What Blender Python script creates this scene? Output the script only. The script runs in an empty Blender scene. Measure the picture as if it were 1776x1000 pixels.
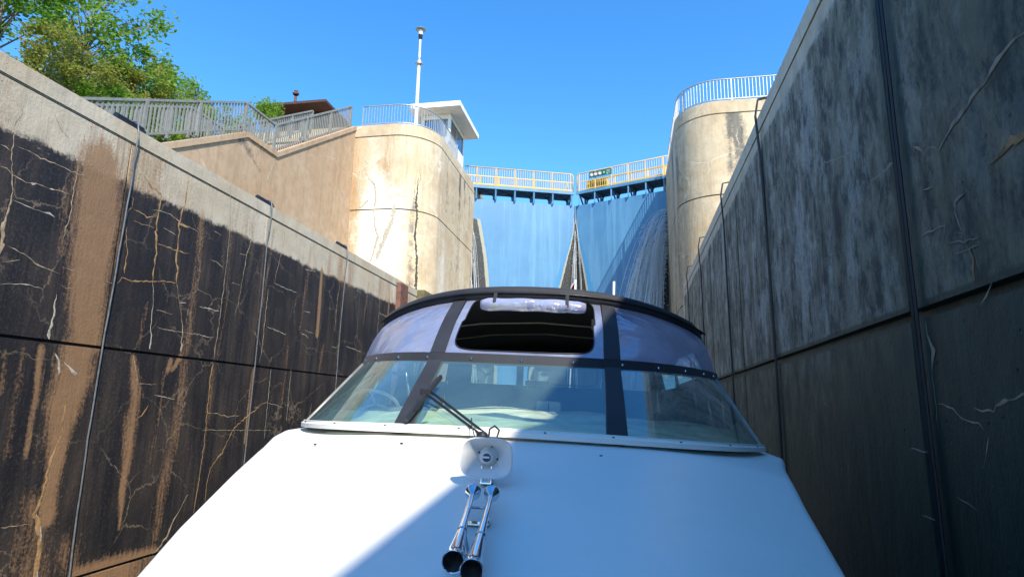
import bpy, bmesh, math, random
import numpy as np
from mathutils import Vector, Matrix
random.seed(7); rng = np.random.default_rng(7)
SC = bpy.context.scene
COL = SC.collection
R_ = math.radians
# ------------------------------------------------------------ camera, sky, sun, exposure
CAMZ = 3.0                       # camera height above the water in the lock chamber
cam = bpy.data.cameras.new('camera'); camo = bpy.data.objects.new('camera', cam); COL.objects.link(camo)
cam.sensor_width = 36.0; cam.lens = 36.0*1051.26/1776.0; cam.clip_start = 0.05; cam.clip_end = 9000
_Rm = Matrix(((0.98285629, -0.0167219, -0.18361345), (0.183332, 0.19433192, 0.96365164), (0.01956787, -0.98079329, 0.194066)))
_x = _Rm @ Vector((1, 0, 0)); _y = _Rm @ Vector((0, -1, 0)); _z = _Rm @ Vector((0, 0, -1))
M4 = Matrix((( _x[0], _y[0], _z[0], 0), (_x[1], _y[1], _z[1], 0), (_x[2], _y[2], _z[2], CAMZ), (0, 0, 0, 1)))
camo.matrix_world = M4
SC.camera = camo
SUN = Vector((-0.555, 0.85, -1.0)).normalized()      # direction the light travels
elev = math.asin(-SUN.z); az = math.atan2(-SUN.x, -SUN.y)   # azimuth of the sun, clockwise from +Y
w = bpy.data.worlds.new('World'); SC.world = w; w.use_nodes = True
nt = w.node_tree; nt.nodes.clear()
sky = nt.nodes.new('ShaderNodeTexSky'); sky.sky_type = 'NISHITA'; sky.sun_disc = False
sky.sun_elevation = elev; sky.sun_rotation = az; sky.air_density = 1.0; sky.dust_density = 0.15; sky.ozone_density = 3.0; sky.altitude = 300
bg = nt.nodes.new('ShaderNodeBackground'); bg.inputs['Strength'].default_value = 0.15
hs = nt.nodes.new('ShaderNodeHueSaturation'); hs.inputs['Saturation'].default_value = 1.30
wo = nt.nodes.new('ShaderNodeOutputWorld')
nt.links.new(sky.outputs[0], hs.inputs['Color']); nt.links.new(hs.outputs[0], bg.inputs[0]); nt.links.new(bg.outputs[0], wo.inputs[0])
sl = bpy.data.lights.new('sun', 'SUN'); sl.energy = 3.4; sl.angle = R_(0.55); sl.color = (1.0, 0.93, 0.80)
so = bpy.data.objects.new('sun', sl); COL.objects.link(so); so.rotation_euler = SUN.to_track_quat('-Z', 'Y').to_euler(); so.location = (20, -30, 60)
SC.view_settings.view_transform = 'Standard'; SC.view_settings.look = 'None'; SC.view_settings.exposure = 1.25; SC.view_settings.gamma = 1
SC.cycles.max_bounces = 8; SC.cycles.transparent_max_bounces = 12

# ------------------------------------------------------------ helpers
def tag(o, label=None, cat=None, group=None, kind=None):
    for k, v in (('label', label), ('category', cat), ('group', group), ('kind', kind)):
        if v: o[k] = v
    return o
def empty(name, loc=(0, 0, 0), label=None, cat=None, group=None, kind=None):
    o = bpy.data.objects.new(name, None); COL.objects.link(o); o.location = loc; o.empty_display_size = .2
    return tag(o, label, cat, group, kind)
def wloc(p):
    v = Vector((0, 0, 0))
    while p is not None: v = v + p.location; p = p.parent
    return v
def mesh(name, V, F, mat, parent=None, smooth=False, local=False, midx=None, auto=None, loc=None):
    """one mesh object; V in world coordinates unless local"""
    off = Vector((0, 0, 0))
    if parent is not None and not local: off = wloc(parent)
    V = np.asarray(V, float).reshape(-1, 3)
    if loc is not None: off = off + Vector(loc)
    V = V - np.array(off)
    me = bpy.data.meshes.new(name); me.from_pydata(V.tolist(), [], [tuple(int(i) for i in f) for f in F])
    for m in (mat if isinstance(mat, (list, tuple)) else [mat]): me.materials.append(m)
    if midx is not None: me.polygons.foreach_set('material_index', np.asarray(midx, int))
    if smooth: me.polygons.foreach_set('use_smooth', [True]*len(me.polygons))
    me.validate(); me.update()
    if smooth and auto: 
        try: me.set_sharp_from_angle(angle=R_(auto))
        except Exception: pass
    o = bpy.data.objects.new(name, me); COL.objects.link(o)
    if parent is not None: o.parent = parent
    if loc is not None: o.location = loc
    return o
class MB:
    """collects shapes into one mesh"""
    def __init__(s): s.V = []; s.F = []; s.M = []
    def add(s, V, F, m=0):
        b = len(s.V); s.V += [tuple(v) for v in V]; s.F += [tuple(b+i for i in f) for f in F]; s.M += [m]*len(F); return s
    def hexa(s, P, m=0):
        return s.add(P, [(0, 3, 2, 1), (4, 5, 6, 7), (0, 1, 5, 4), (1, 2, 6, 5), (2, 3, 7, 6), (3, 0, 4, 7)], m)
    def box(s, a, b, m=0, bev=0):
        x0, y0, z0 = (min(a[i], b[i]) for i in range(3)); x1, y1, z1 = (max(a[i], b[i]) for i in range(3))
        if bev <= 0:
            return s.hexa([(x0, y0, z0), (x1, y0, z0), (x1, y1, z0), (x0, y1, z0), (x0, y0, z1), (x1, y0, z1), (x1, y1, z1), (x0, y1, z1)], m)
        bm = bmesh.new(); bmesh.ops.create_cube(bm, size=1)
        for v in bm.verts: v.co = Vector(((x0+x1)/2+v.co.x*(x1-x0), (y0+y1)/2+v.co.y*(y1-y0), (z0+z1)/2+v.co.z*(z1-z0)))
        bmesh.ops.bevel(bm, geom=list(bm.edges), offset=bev, segments=2, affect='EDGES', profile=.7)
        bm.verts.index_update(); s.add([tuple(v.co) for v in bm.verts], [[v.index for v in f.verts] for f in bm.faces], m); bm.free(); return s
    def bar(s, p, q, wd, ht, m=0, up=(0, 0, 1)):
        p = Vector(p); q = Vector(q); d = (q-p).normalized(); up = Vector(up)
        if abs(d.dot(up)) > .99: up = Vector((0, 1, 0))
        sx = d.cross(up).normalized()*wd/2; sz = sx.cross(d).normalized()*ht/2
        P = [p-sx-sz, p+sx-sz, q+sx-sz, q-sx-sz, p-sx+sz, p+sx+sz, q+sx+sz, q-sx+sz]
        return s.hexa([tuple(v) for v in P], m)
    def tube(s, pts, r, n=8, m=0, cap=True):
        pts = [Vector(p) for p in pts]; N = len(pts); rs = r if isinstance(r, (list, tuple)) else [r]*N
        V = []; prev = None
        for i, p in enumerate(pts):
            d = (pts[min(i+1, N-1)]-pts[max(i-1, 0)]).normalized()
            if prev is None:
                up = Vector((0, 0, 1)) if abs(d.z) < .9 else Vector((1, 0, 0)); a = d.cross(up).normalized()
            else:
                a = (prev-d*prev.dot(d)).normalized()
            prev = a; b = d.cross(a)
            for k in range(n):
                t = 2*math.pi*k/n; V.append(tuple(p+(a*math.cos(t)+b*math.sin(t))*rs[i]))
        F = [(i*n+k, i*n+(k+1) % n, (i+1)*n+(k+1) % n, (i+1)*n+k) for i in range(N-1) for k in range(n)]
        if cap: F += [tuple(range(n))[::-1], tuple((N-1)*n+k for k in range(n))]
        return s.add(V, F, m)
    def lathe(s, prof, o, axis, n=20, m=0, sx=1.0, sy=1.0, side=None):
        """prof = (radius, height along axis); sx, sy stretch the section"""
        o = Vector(o); d = Vector(axis).normalized()
        if side is None: side = Vector((0, 0, 1)) if abs(d.z) < .9 else Vector((1, 0, 0))
        a = d.cross(Vector(side)).normalized(); b = d.cross(a)
        V = [tuple(o+d*h+(a*math.cos(2*math.pi*k/n)*sx+b*math.sin(2*math.pi*k/n)*sy)*r) for r, h in prof for k in range(n)]
        F = [(i*n+k, i*n+(k+1) % n, (i+1)*n+(k+1) % n, (i+1)*n+k) for i in range(len(prof)-1) for k in range(n)]
        return s.add(V, F, m)
    def grid(s, P, m=0, close=False):
        """P[i][j] points"""
        n = len(P); k = len(P[0]); V = [tuple(p) for r in P for p in r]
        F = [(i*k+j, i*k+j+1, (i+1)*k+j+1, (i+1)*k+j) for i in range(n-1) for j in range(k-1)]
        return s.add(V, F, m)
    def build(s, name, mat, parent=None, smooth=False, auto=None, local=False, loc=None):
        return mesh(name, s.V, s.F, mat, parent, smooth, local, s.M if isinstance(mat, (list, tuple)) else None, auto, loc)

# ------------------------------------------------------------ materials
class NT:
    def __init__(s, name):
        s.m = bpy.data.materials.new(name); s.m.use_nodes = True; s.t = s.m.node_tree; s.t.nodes.clear()
        s.out = s.t.nodes.new('ShaderNodeOutputMaterial')
    def n(s, typ, ins=None, **kw):
        nd = s.t.nodes.new('ShaderNode'+typ)
        for k, v in kw.items(): setattr(nd, k, v)
        for k, v in (ins or {}).items():
            if isinstance(v, tuple) and len(v) == 2 and hasattr(v[0], 'outputs'): s.t.links.new(v[0].outputs[v[1]], nd.inputs[k])
            elif hasattr(v, 'outputs'): s.t.links.new(v.outputs[0], nd.inputs[k])
            else:
                if isinstance(v, tuple) and len(v) == 3 and nd.inputs[k].type == 'RGBA': v = (*v, 1)
                nd.inputs[k].default_value = v
        return nd
    def coord(s, scale=(1, 1, 1), rot=(0, 0, 0)):
        tc = s.n('TexCoord'); mp = s.n('Mapping', {'Vector': (tc, 'Object')}); mp.inputs['Scale'].default_value = scale; mp.inputs['Rotation'].default_value = rot; return mp
    def noise(s, co, scale, detail=6, rough=.6, dist=0.0):
        return s.n('TexNoise', {'Vector': co, 'Scale': scale, 'Detail': detail, 'Roughness': rough, 'Distortion': dist})
    def ramp(s, f, stops, interp='LINEAR'):
        r = s.n('ValToRGB', {'Fac': f}); e = r.color_ramp; e.interpolation = interp
        while len(e.elements) > 1: e.elements.remove(e.elements[-1])
        for i, (p, c) in enumerate(stops):
            el = e.elements[0] if i == 0 else e.elements.new(p)
            el.position = p; c = (c, c, c) if not isinstance(c, tuple) else c; el.color = (*c, 1)
        return r
    def math(s, op, a, b=None, c=None, clamp=False):
        nd = s.n('Math', operation=op, use_clamp=clamp)
        for i, v in enumerate((a, b, c)):
            if v is None: continue
            if isinstance(v, tuple): s.t.links.new(v[0].outputs[v[1]], nd.inputs[i])
            elif hasattr(v, 'outputs'): s.t.links.new(v.outputs[0], nd.inputs[i])
            else: nd.inputs[i].default_value = v
        return nd
    def mix(s, f, a, b, blend='MIX'):
        nd = s.n('Mix', data_type='RGBA', blend_type=blend)
        for i, v in ((0, f), (6, a), (7, b)):
            if isinstance(v, tuple) and hasattr(v[0], 'outputs'): s.t.links.new(v[0].outputs[v[1]], nd.inputs[i])
            elif hasattr(v, 'outputs'):
                oi = 2 if v.bl_idname == 'ShaderNodeMix' else 0
                s.t.links.new(v.outputs[oi], nd.inputs[i])
            else: nd.inputs[i].default_value = (*v, 1) if isinstance(v, tuple) else v
        return nd
    def bsdf(s, color, rough=.8, metal=0.0, bump=None, bstr=.3, bdist=.02, **kw):
        ins = {'Roughness': rough, 'Metallic': metal}
        b = s.n('BsdfPrincipled', ins)
        if isinstance(color, tuple): b.inputs['Base Color'].default_value = (*color, 1)
        else: s.t.links.new(color.outputs[2 if color.bl_idname == 'ShaderNodeMix' else 0], b.inputs['Base Color'])
        for k, v in kw.items(): b.inputs[k.replace('_', ' ')].default_value = v
        if bump is not None:
            bp = s.n('Bump', {'Height': bump, 'Strength': bstr, 'Distance': bdist}); s.t.links.new(bp.outputs[0], b.inputs['Normal'])
        return b
    def done(s, sh): s.t.links.new(sh.outputs[0], s.out.inputs['Surface']); return s.m

def paint(name, col, rough=.45, metal=0.0, var=.12, scale=6, coat=0.0, dirt=None, bump=.05):
    t = NT(name); co = t.coord()
    n1 = t.noise(co, scale, 5); n2 = t.noise(co, scale*9, 3)
    c2 = tuple(max(0, c*(1-var*2)) for c in col); c3 = tuple(min(1, c*(1+var*.6)) for c in col)
    r = t.ramp(n1, [(.3, c2), (.55, col), (.8, c3)])
    if dirt:
        st = t.noise(t.coord((8, 8, .6)), 1.5, 5); f = t.ramp(st, [(.55, 0.0), (.75, 1.0)]); r = t.mix(t.math('MULTIPLY', f, .6), r, dirt)
    return t.done(t.bsdf(r, rough, metal, n2, .4, bump*.05, Coat_Weight=coat))

def concrete_wall(name, pale, pale2, dark, dark2, brown, seed=0.0, streak=(3.0, 3.0, .28), rough=.85, soft=.5, blot=.5, spec=.4, net=.9, netf=.7, netcol=(.34, .25, .16), wcol=(.62, .58, .50)):
    """weathered concrete: the painted attribute 'stain' (R dark algae, G brown, B white bloom, A extra grime) drives the stains"""
    t = NT(name); co = t.coord(); st = t.coord(streak)
    at = t.n('Attribute', attribute_name='stain'); sep = t.n('SeparateColor', {0: (at, 'Color')})
    big = t.noise(co, .7, 6, .62); mid = t.noise(co, 3.2, 8, .68); fine = t.noise(co, 22, 8, .7); strk = t.noise(st, 1.3, 8, .68, .4); strf = t.noise(st, 5.5, 6, .7, .2)
    base = t.mix(t.ramp(big, [(.35, 0.0), (.68, 1.0)]), pale, pale2)
    base = t.mix(t.math('MULTIPLY', t.ramp(mid, [(.45, 0.0), (.7, 1.0)]), blot), base, tuple(c*.62 for c in pale2))
    base = t.mix(t.math('MULTIPLY', t.ramp(strk, [(.5, 0.0), (.72, 1.0)]), .45), base, tuple(c*.5 for c in pale))
    dk = t.mix(t.ramp(strk, [(.42, 0.0), (.70, 1.0)]), dark, dark2)
    dk = t.mix(t.math('MULTIPLY', t.ramp(fine, [(.52, 0.0), (.68, 1.0)]), .55), dk, tuple(min(1, c*1.5+.01) for c in dark2))
    dk = t.mix(t.math('MULTIPLY', t.ramp(big, [(.40, 1.0), (.60, 0.0)]), .6), dk, tuple(c*.6 for c in dark))
    def mask(ch, noise_a, amt, lo, hi):
        a = t.math('ADD', (sep, ch), t.math('MULTIPLY', t.math('SUBTRACT', noise_a, .5), amt))
        return t.n('MapRange', {'Value': a, 'From Min': lo, 'From Max': hi})
    nz = t.math('ADD', t.math('MULTIPLY', mid, .55), t.math('MULTIPLY', fine, .45))
    md = mask(0, nz, soft*1.4, .40, .60)
    c = t.mix(md, base, dk)
    nz2 = t.math('ADD', t.math('MULTIPLY', strf, .5), t.math('MULTIPLY', fine, .5))
    mb = mask(1, nz2, 1.7, .38, .72)
    br = t.mix(mid, tuple(x*.72 for x in brown), tuple(min(1, x*1.12) for x in brown))
    c = t.mix(t.math('MULTIPLY', mb, .92), c, br)
    mw = mask(2, nz, 1.4, .42, .75)
    c = t.mix(t.math('MULTIPLY', mw, .8), c, wcol)
    cn = t.n('VectorMath', {0: co, 1: t.n('VectorMath', {0: (t.noise(co, 1.6, 6, .65), 'Color'), 1: (.55, .55, .55)}, operation='MULTIPLY')}, operation='ADD')
    ve = t.n('TexVoronoi', {'Vector': cn, 'Scale': net, 'Randomness': 1.0}, feature='DISTANCE_TO_EDGE')
    wn = t.ramp(t.noise(co, .9, 4), [(.42, 0.0), (.62, 1.0)])
    ln = t.math('MULTIPLY', t.n('MapRange', {'Value': (ve, 'Distance'), 'From Min': t.math('MULTIPLY', fine, .022), 'From Max': .0, 'To Min': 0.0, 'To Max': 1.0}), wn)
    c = t.mix(t.math('MULTIPLY', ln, netf), c, netcol)
    # pock marks
    vo = t.n('TexVoronoi', {'Vector': co, 'Scale': 7.0, 'Randomness': 1.0}); pk = t.ramp((vo), [(.045, 1.0), (.07, 0.0)])
    pk = t.math('MULTIPLY', pk, t.ramp(mid, [(.5, 0.0), (.6, 1.0)]))
    c = t.mix(t.math('MULTIPLY', pk, .8), c, (.01, .01, .011))
    h = t.math('ADD', t.math('MULTIPLY', mid, .5), t.math('ADD', t.math('MULTIPLY', fine, .3), t.math('MULTIPLY', strf, .3)))
    h = t.math('SUBTRACT', h, t.math('MULTIPLY', pk, .8))
    rr = t.math('SUBTRACT', rough, t.math('MULTIPLY', md, .22))
    return t.done(t.bsdf(c, rr, 0, h, .75, .03, Specular_IOR_Level=spec))

M = {}
M['concL'] = concrete_wall('concrete_left', (.42, .335, .225), (.50, .44, .34), (.011, .010, .012), (.062, .045, .033), (.27, .155, .078), blot=.55, soft=.95, net=.8, netf=.45)
M['concR'] = concrete_wall('concrete_right', (.68, .58, .44), (.72, .64, .50), (.085, .088, .085), (.20, .195, .18), (.20, .17, .11), blot=.5, soft=.7, streak=(2.2, 2.2, .55), spec=.5)
M['concP'] = concrete_wall('concrete_pier', (.50, .37, .22), (.62, .51, .36), (.10, .088, .07), (.17, .15, .12), (.40, .235, .11), blot=.75, soft=.9, net=.45, netf=.7, netcol=(.80, .74, .62), wcol=(.85, .80, .70))
M['concS'] = concrete_wall('concrete_stair', (.40, .265, .155), (.46, .335, .22), (.11, .09, .07), (.18, .15, .12), (.36, .19, .09), blot=.7, soft=.9, net=.4, netf=.45, netcol=(.60, .52, .42), wcol=(.72, .62, .50))
M['vw'] = paint('calcite_white', (.44, .39, .30), .75, var=.25, scale=20)
M['vc'] = paint('calcite_cream', (.36, .27, .165), .8, var=.35, scale=14)
M['vo'] = paint('calcite_ochre', (.36, .21, .085), .8, var=.35, scale=9)
M['vt'] = paint('calcite_tan', (.34, .27, .19), .85, var=.3, scale=9)
M['vd'] = paint('seep_dark', (.05, .05, .03), .6, var=.4, scale=5)
VM = [M['vw'], M['vc'], M['vo'], M['vt'], M['vd']]; VI = {'w': 0, 'c': 1, 'o': 2, 't': 3, 'd': 4}
M['galv'] = paint('galvanised_steel', (.42, .43, .42), .42, .55, .15, 10)
M['galv_warm'] = paint('painted_rail', (.25, .245, .215), .5, .2, .12, 8, dirt=(.16, .12, .08))
M['yellow'] = paint('yellow_paint', (.74, .47, .05), .4, 0, .08, 5)
M['cream'] = paint('cream_rail_paint', (.60, .40, .13), .45, 0, .08, 5)
M['rub'] = paint('black_rubber', (.018, .018, .02), .5, 0, .2, 10)
M['cable_l'] = paint('grey_cable', (.13, .14, .15), .45, .2, .2, 12)
M['white'] = paint('white_booth', (.78, .76, .72), .5, 0, .05, 4)
M['green'] = paint('sign_green', (.015, .10, .06), .4, 0, .05, 4)
M['wsign'] = paint('sign_white', (.80, .78, .76), .4, 0, .05, 6)
M['signred'] = paint('sign_red', (.55, .10, .06), .4, 0, .05, 6)
M['roofbr'] = paint('brown_roof', (.07, .032, .024), .7, 0, .2, 6)
M['rust'] = paint('rusty_timber', (.15, .065, .04), .8, 0, .3, 6, bump=.3)
M['moss'] = paint('mossy_timber', (.15, .125, .05), .85, 0, .3, 5, bump=.3)
M['chrome'] = paint('chrome', (.72, .74, .78), .06, 1.0, .02, 3, bump=0)
M['hornin'] = paint('horn_inner', (.30, .30, .31), .35, .8, .3, 30)
M['navy'] = paint('navy_stripe', (.02, .03, .09), .3, 0, .05, 3)
M['redp'] = paint('red_stripe', (.45, .04, .04), .3, 0, .05, 3)
def gateblue():
    t = NT('gate_blue'); co = t.coord(); at = t.n('Attribute', attribute_name='stain'); sep = t.n('SeparateColor', {0: (at, 'Color')})
    n1 = t.noise(co, .5, 6, .6); s = t.noise(t.coord((2.2, 2.2, .12)), 1.4, 7, .65); f = t.noise(co, 16, 8, .75); f2 = t.noise(t.coord((1, 1, .35)), 9, 6, .7)
    c = t.ramp(n1, [(.3, (.060, .185, .34)), (.7, (.085, .235, .40))])
    c = t.mix(t.math('MULTIPLY', t.ramp(s, [(.5, 0.0), (.75, 1.0)]), .45), c, (.20, .42, .60))
    c = t.mix(t.math('MULTIPLY', t.ramp(f, [(.62, 0.0), (.72, 1.0)]), .25), c, (.30, .45, .55))
    nz = t.math('MULTIPLY', t.math('SUBTRACT', f2, .5), .9)
    def mk(ch, lo, hi): return t.n('MapRange', {'Value': t.math('ADD', (sep, ch), nz), 'From Min': lo, 'From Max': hi})
    c = t.mix(mk(2, .42, .6), c, (.04, .20, .40))                       # wet, bare blue margin
    c = t.mix(mk(1, .42, .6), c, (.30, .29, .22))                       # pale lime crust
    dk = t.ramp(f, [(.44, (.006, .006, .006)), (.56, (.03, .027, .02)), (.72, (.22, .19, .14))])
    c = t.mix(mk(0, .45, .55), c, dk)                                   # black wet growth
    return t.done(t.bsdf(c, .42, 0, f, .25, .01))
M['gate'] = gateblue()
M['bluedark'] = paint('walkway_blue', (.06, .16, .28), .5, 0, .15, 4)
def glassy(name, tint, refl, rough, milk_refl=0.0, milk_refl_col=(.5, .55, .7), wave=0.0, wscale=3.0):
    t = NT(name); co = t.coord()
    kw = {}
    nrm = None
    if wave > 0:
        nz = t.noise(co, wscale, 3, .5, 1.2); nrm = t.n('Bump', {'Height': nz, 'Strength': 1.0, 'Distance': wave})
    tr = t.n('BsdfTransparent', {'Color': tint}); gl = t.n('BsdfGlossy', {'Roughness': rough, 'Color': (.95, .97, 1.0)})
    if nrm: t.t.links.new(nrm.outputs[0], gl.inputs['Normal'])
    fr = t.n('LayerWeight', {'Blend': .25}); f = t.math('ADD', t.math('MULTIPLY', (fr, 'Fresnel'), 1.1), refl, clamp=True)
    sh = t.n('MixShader', {0: f, 1: tr, 2: gl})
    if milk_refl > 0:
        df = t.n('BsdfDiffuse', {'Color': milk_refl_col}); tl = t.n('BsdfTranslucent', {'Color': milk_refl_col}); ad = t.n('MixShader', {0: .4, 1: df, 2: tl})  # diffuse film: milky vinyl, also reflection and haze painted as colour
        mm = t.math('MULTIPLY', t.ramp(t.noise(co, 2.2, 5, .6, .6), [(.36, .55), (.66, 1.0)]), milk_refl)
        sh = t.n('MixShader', {0: mm, 1: sh, 2: ad})
    return t.done(sh)
M['glass'] = glassy('windshield_glass', (.74, .90, .84), .19, .0, .22, (.30, .52, .52))  # teal film paints reflection and haze into the pane
M['vinyl'] = glassy('clear_vinyl', (.62, .66, .80), .30, .05, .66, (.44, .48, .70), .09, 1.3)  # lavender film: milky vinyl plus sky reflection painted into its colour
M['vinylroll'] = glassy('rolled_vinyl', (.55, .55, .7), .40, .10, .70, (.58, .60, .80), .05, 4)
M['vinylclear'] = glassy('rear_vinyl', (.88, .92, .95), .03, .03, .06, (.5, .55, .6))
M['winglass'] = glassy('booth_glass', (.25, .35, .38), .25, .02)
def canvas(name, col):
    t = NT(name); co = t.coord(); wv = t.noise(co, 260, 2, .5); n1 = t.noise(co, 5, 5)
    r = t.ramp(n1, [(.3, tuple(c*.7 for c in col)), (.7, tuple(c*1.5 for c in col))])
    return t.done(t.bsdf(r, .72, 0, t.math('ADD', wv, t.math('MULTIPLY', n1, 2.0)), .35, .006, Sheen_Weight=.06))
M['canvas'] = canvas('black_canvas', (.011, .012, .017))
M['cream_canvas'] = canvas('beige_canvas', (.60, .60, .44))
def gelcoat():
    t = NT('gelcoat'); co = t.coord(); n1 = t.noise(co, 1.4, 5); n2 = t.noise(co, 320, 2); n3 = t.noise(co, 7, 7, .7)
    r = t.ramp(n1, [(.3, (.79, .765, .70)), (.7, (.85, .825, .76))])
    r = t.mix(t.math('MULTIPLY', t.ramp(n3, [(.55, 0.0), (.8, 1.0)]), .12), r, (.55, .53, .48))
    return t.done(t.bsdf(r, .42, 0, n2, .12, .001, Coat_Weight=.08, Coat_Roughness=.2))
M['gel'] = gelcoat()
M['plastic_w'] = paint('white_plastic', (.76, .76, .74), .4, 0, .05, 8)
M['black'] = paint('black_metal', (.02, .02, .022), .35, .3, .1, 10)
M['dark_in'] = paint('dark_interior', (.035, .04, .05), .7, 0, .2, 6)
M['seat'] = paint('cream_vinyl_seat', (.72, .70, .60), .5, 0, .05, 6)
M['bow'] = paint('stainless_tube', (.62, .64, .66), .2, 1.0, .03, 5)
def leafmat(name, c1, c2, c3):
    t = NT(name); co = t.coord(); n = t.noise(co, 1.3, 4); n2 = t.noise(co, 9, 3)
    gi = t.n('NewGeometry'); r = t.ramp((gi), [(0, c1)])
    wn = t.n('TexWhiteNoise', {'Vector': t.n('VectorMath', {0: co, 1: (3, 3, 3)}, operation='MULTIPLY')}, noise_dimensions='3D')
    a = t.math('ADD', t.math('MULTIPLY', n, .7), t.math('MULTIPLY', n2, .5))
    c = t.ramp(a, [(.42, c1), (.58, c2), (.74, c3)])
    df = t.bsdf(c, .5, 0, Specular_IOR_Level=.35); tl = t.n('BsdfTranslucent', {}); t.t.links.new(c.outputs[0], tl.inputs['Color'])
    return t.done(t.n('MixShader', {0: .5, 1: df, 2: tl}))
M['leaf1'] = leafmat('leaves_green', (.08, .18, .02), (.19, .34, .04), (.34, .48, .09))
M['leaf2'] = leafmat('leaves_dark', (.04, .12, .014), (.11, .26, .025), (.30, .48, .05))
M['leaf3'] = leafmat('leaves_olive', (.12, .17, .03), (.26, .30, .05), (.36, .32, .09))
M['bark'] = paint('bark', (.22, .18, .14), .9, 0, .3, 9, bump=.3)
def groundmat():
    t = NT('grass_ground'); co = t.coord(); a = t.noise(co, .35, 6); b = t.noise(co, 14, 6)
    c = t.mix(a, (.06, .09, .025), (.12, .13, .05)); c = t.mix(t.math('MULTIPLY', b, .6), c, (.04, .055, .018))
    return t.done(t.bsdf(c, .95, 0, b, .6, .05))
M['ground'] = groundmat()
def watermat():
    t = NT('lock_water'); n = t.noise(t.coord(), 3.0, 4, .5, .5)
    return t.done(t.bsdf((.02, .035, .03), .05, 0, n, .35, .05, Specular_IOR_Level=.6))
M['water'] = watermat()
def spraymat():
    t = NT('falling_water'); co = t.coord(); n = t.noise(co, 40, 5, .7)
    df = t.n('BsdfDiffuse', {'Color': (.92, .93, .93)}); tl = t.n('BsdfTranslucent', {'Color': (.72, .78, .82)}); a = t.n('MixShader', {0: .4, 1: df, 2: tl})
    gl = t.n('BsdfGlossy', {'Roughness': .25}); b = t.n('MixShader', {0: .15, 1: a, 2: gl})
    tr = t.n('BsdfTransparent', {}); f = t.ramp(n, [(.30, .75), (.55, 1.0)])
    return t.done(t.n('MixShader', {0: f, 1: tr, 2: b}))
M['spray'] = spraymat()

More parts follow.
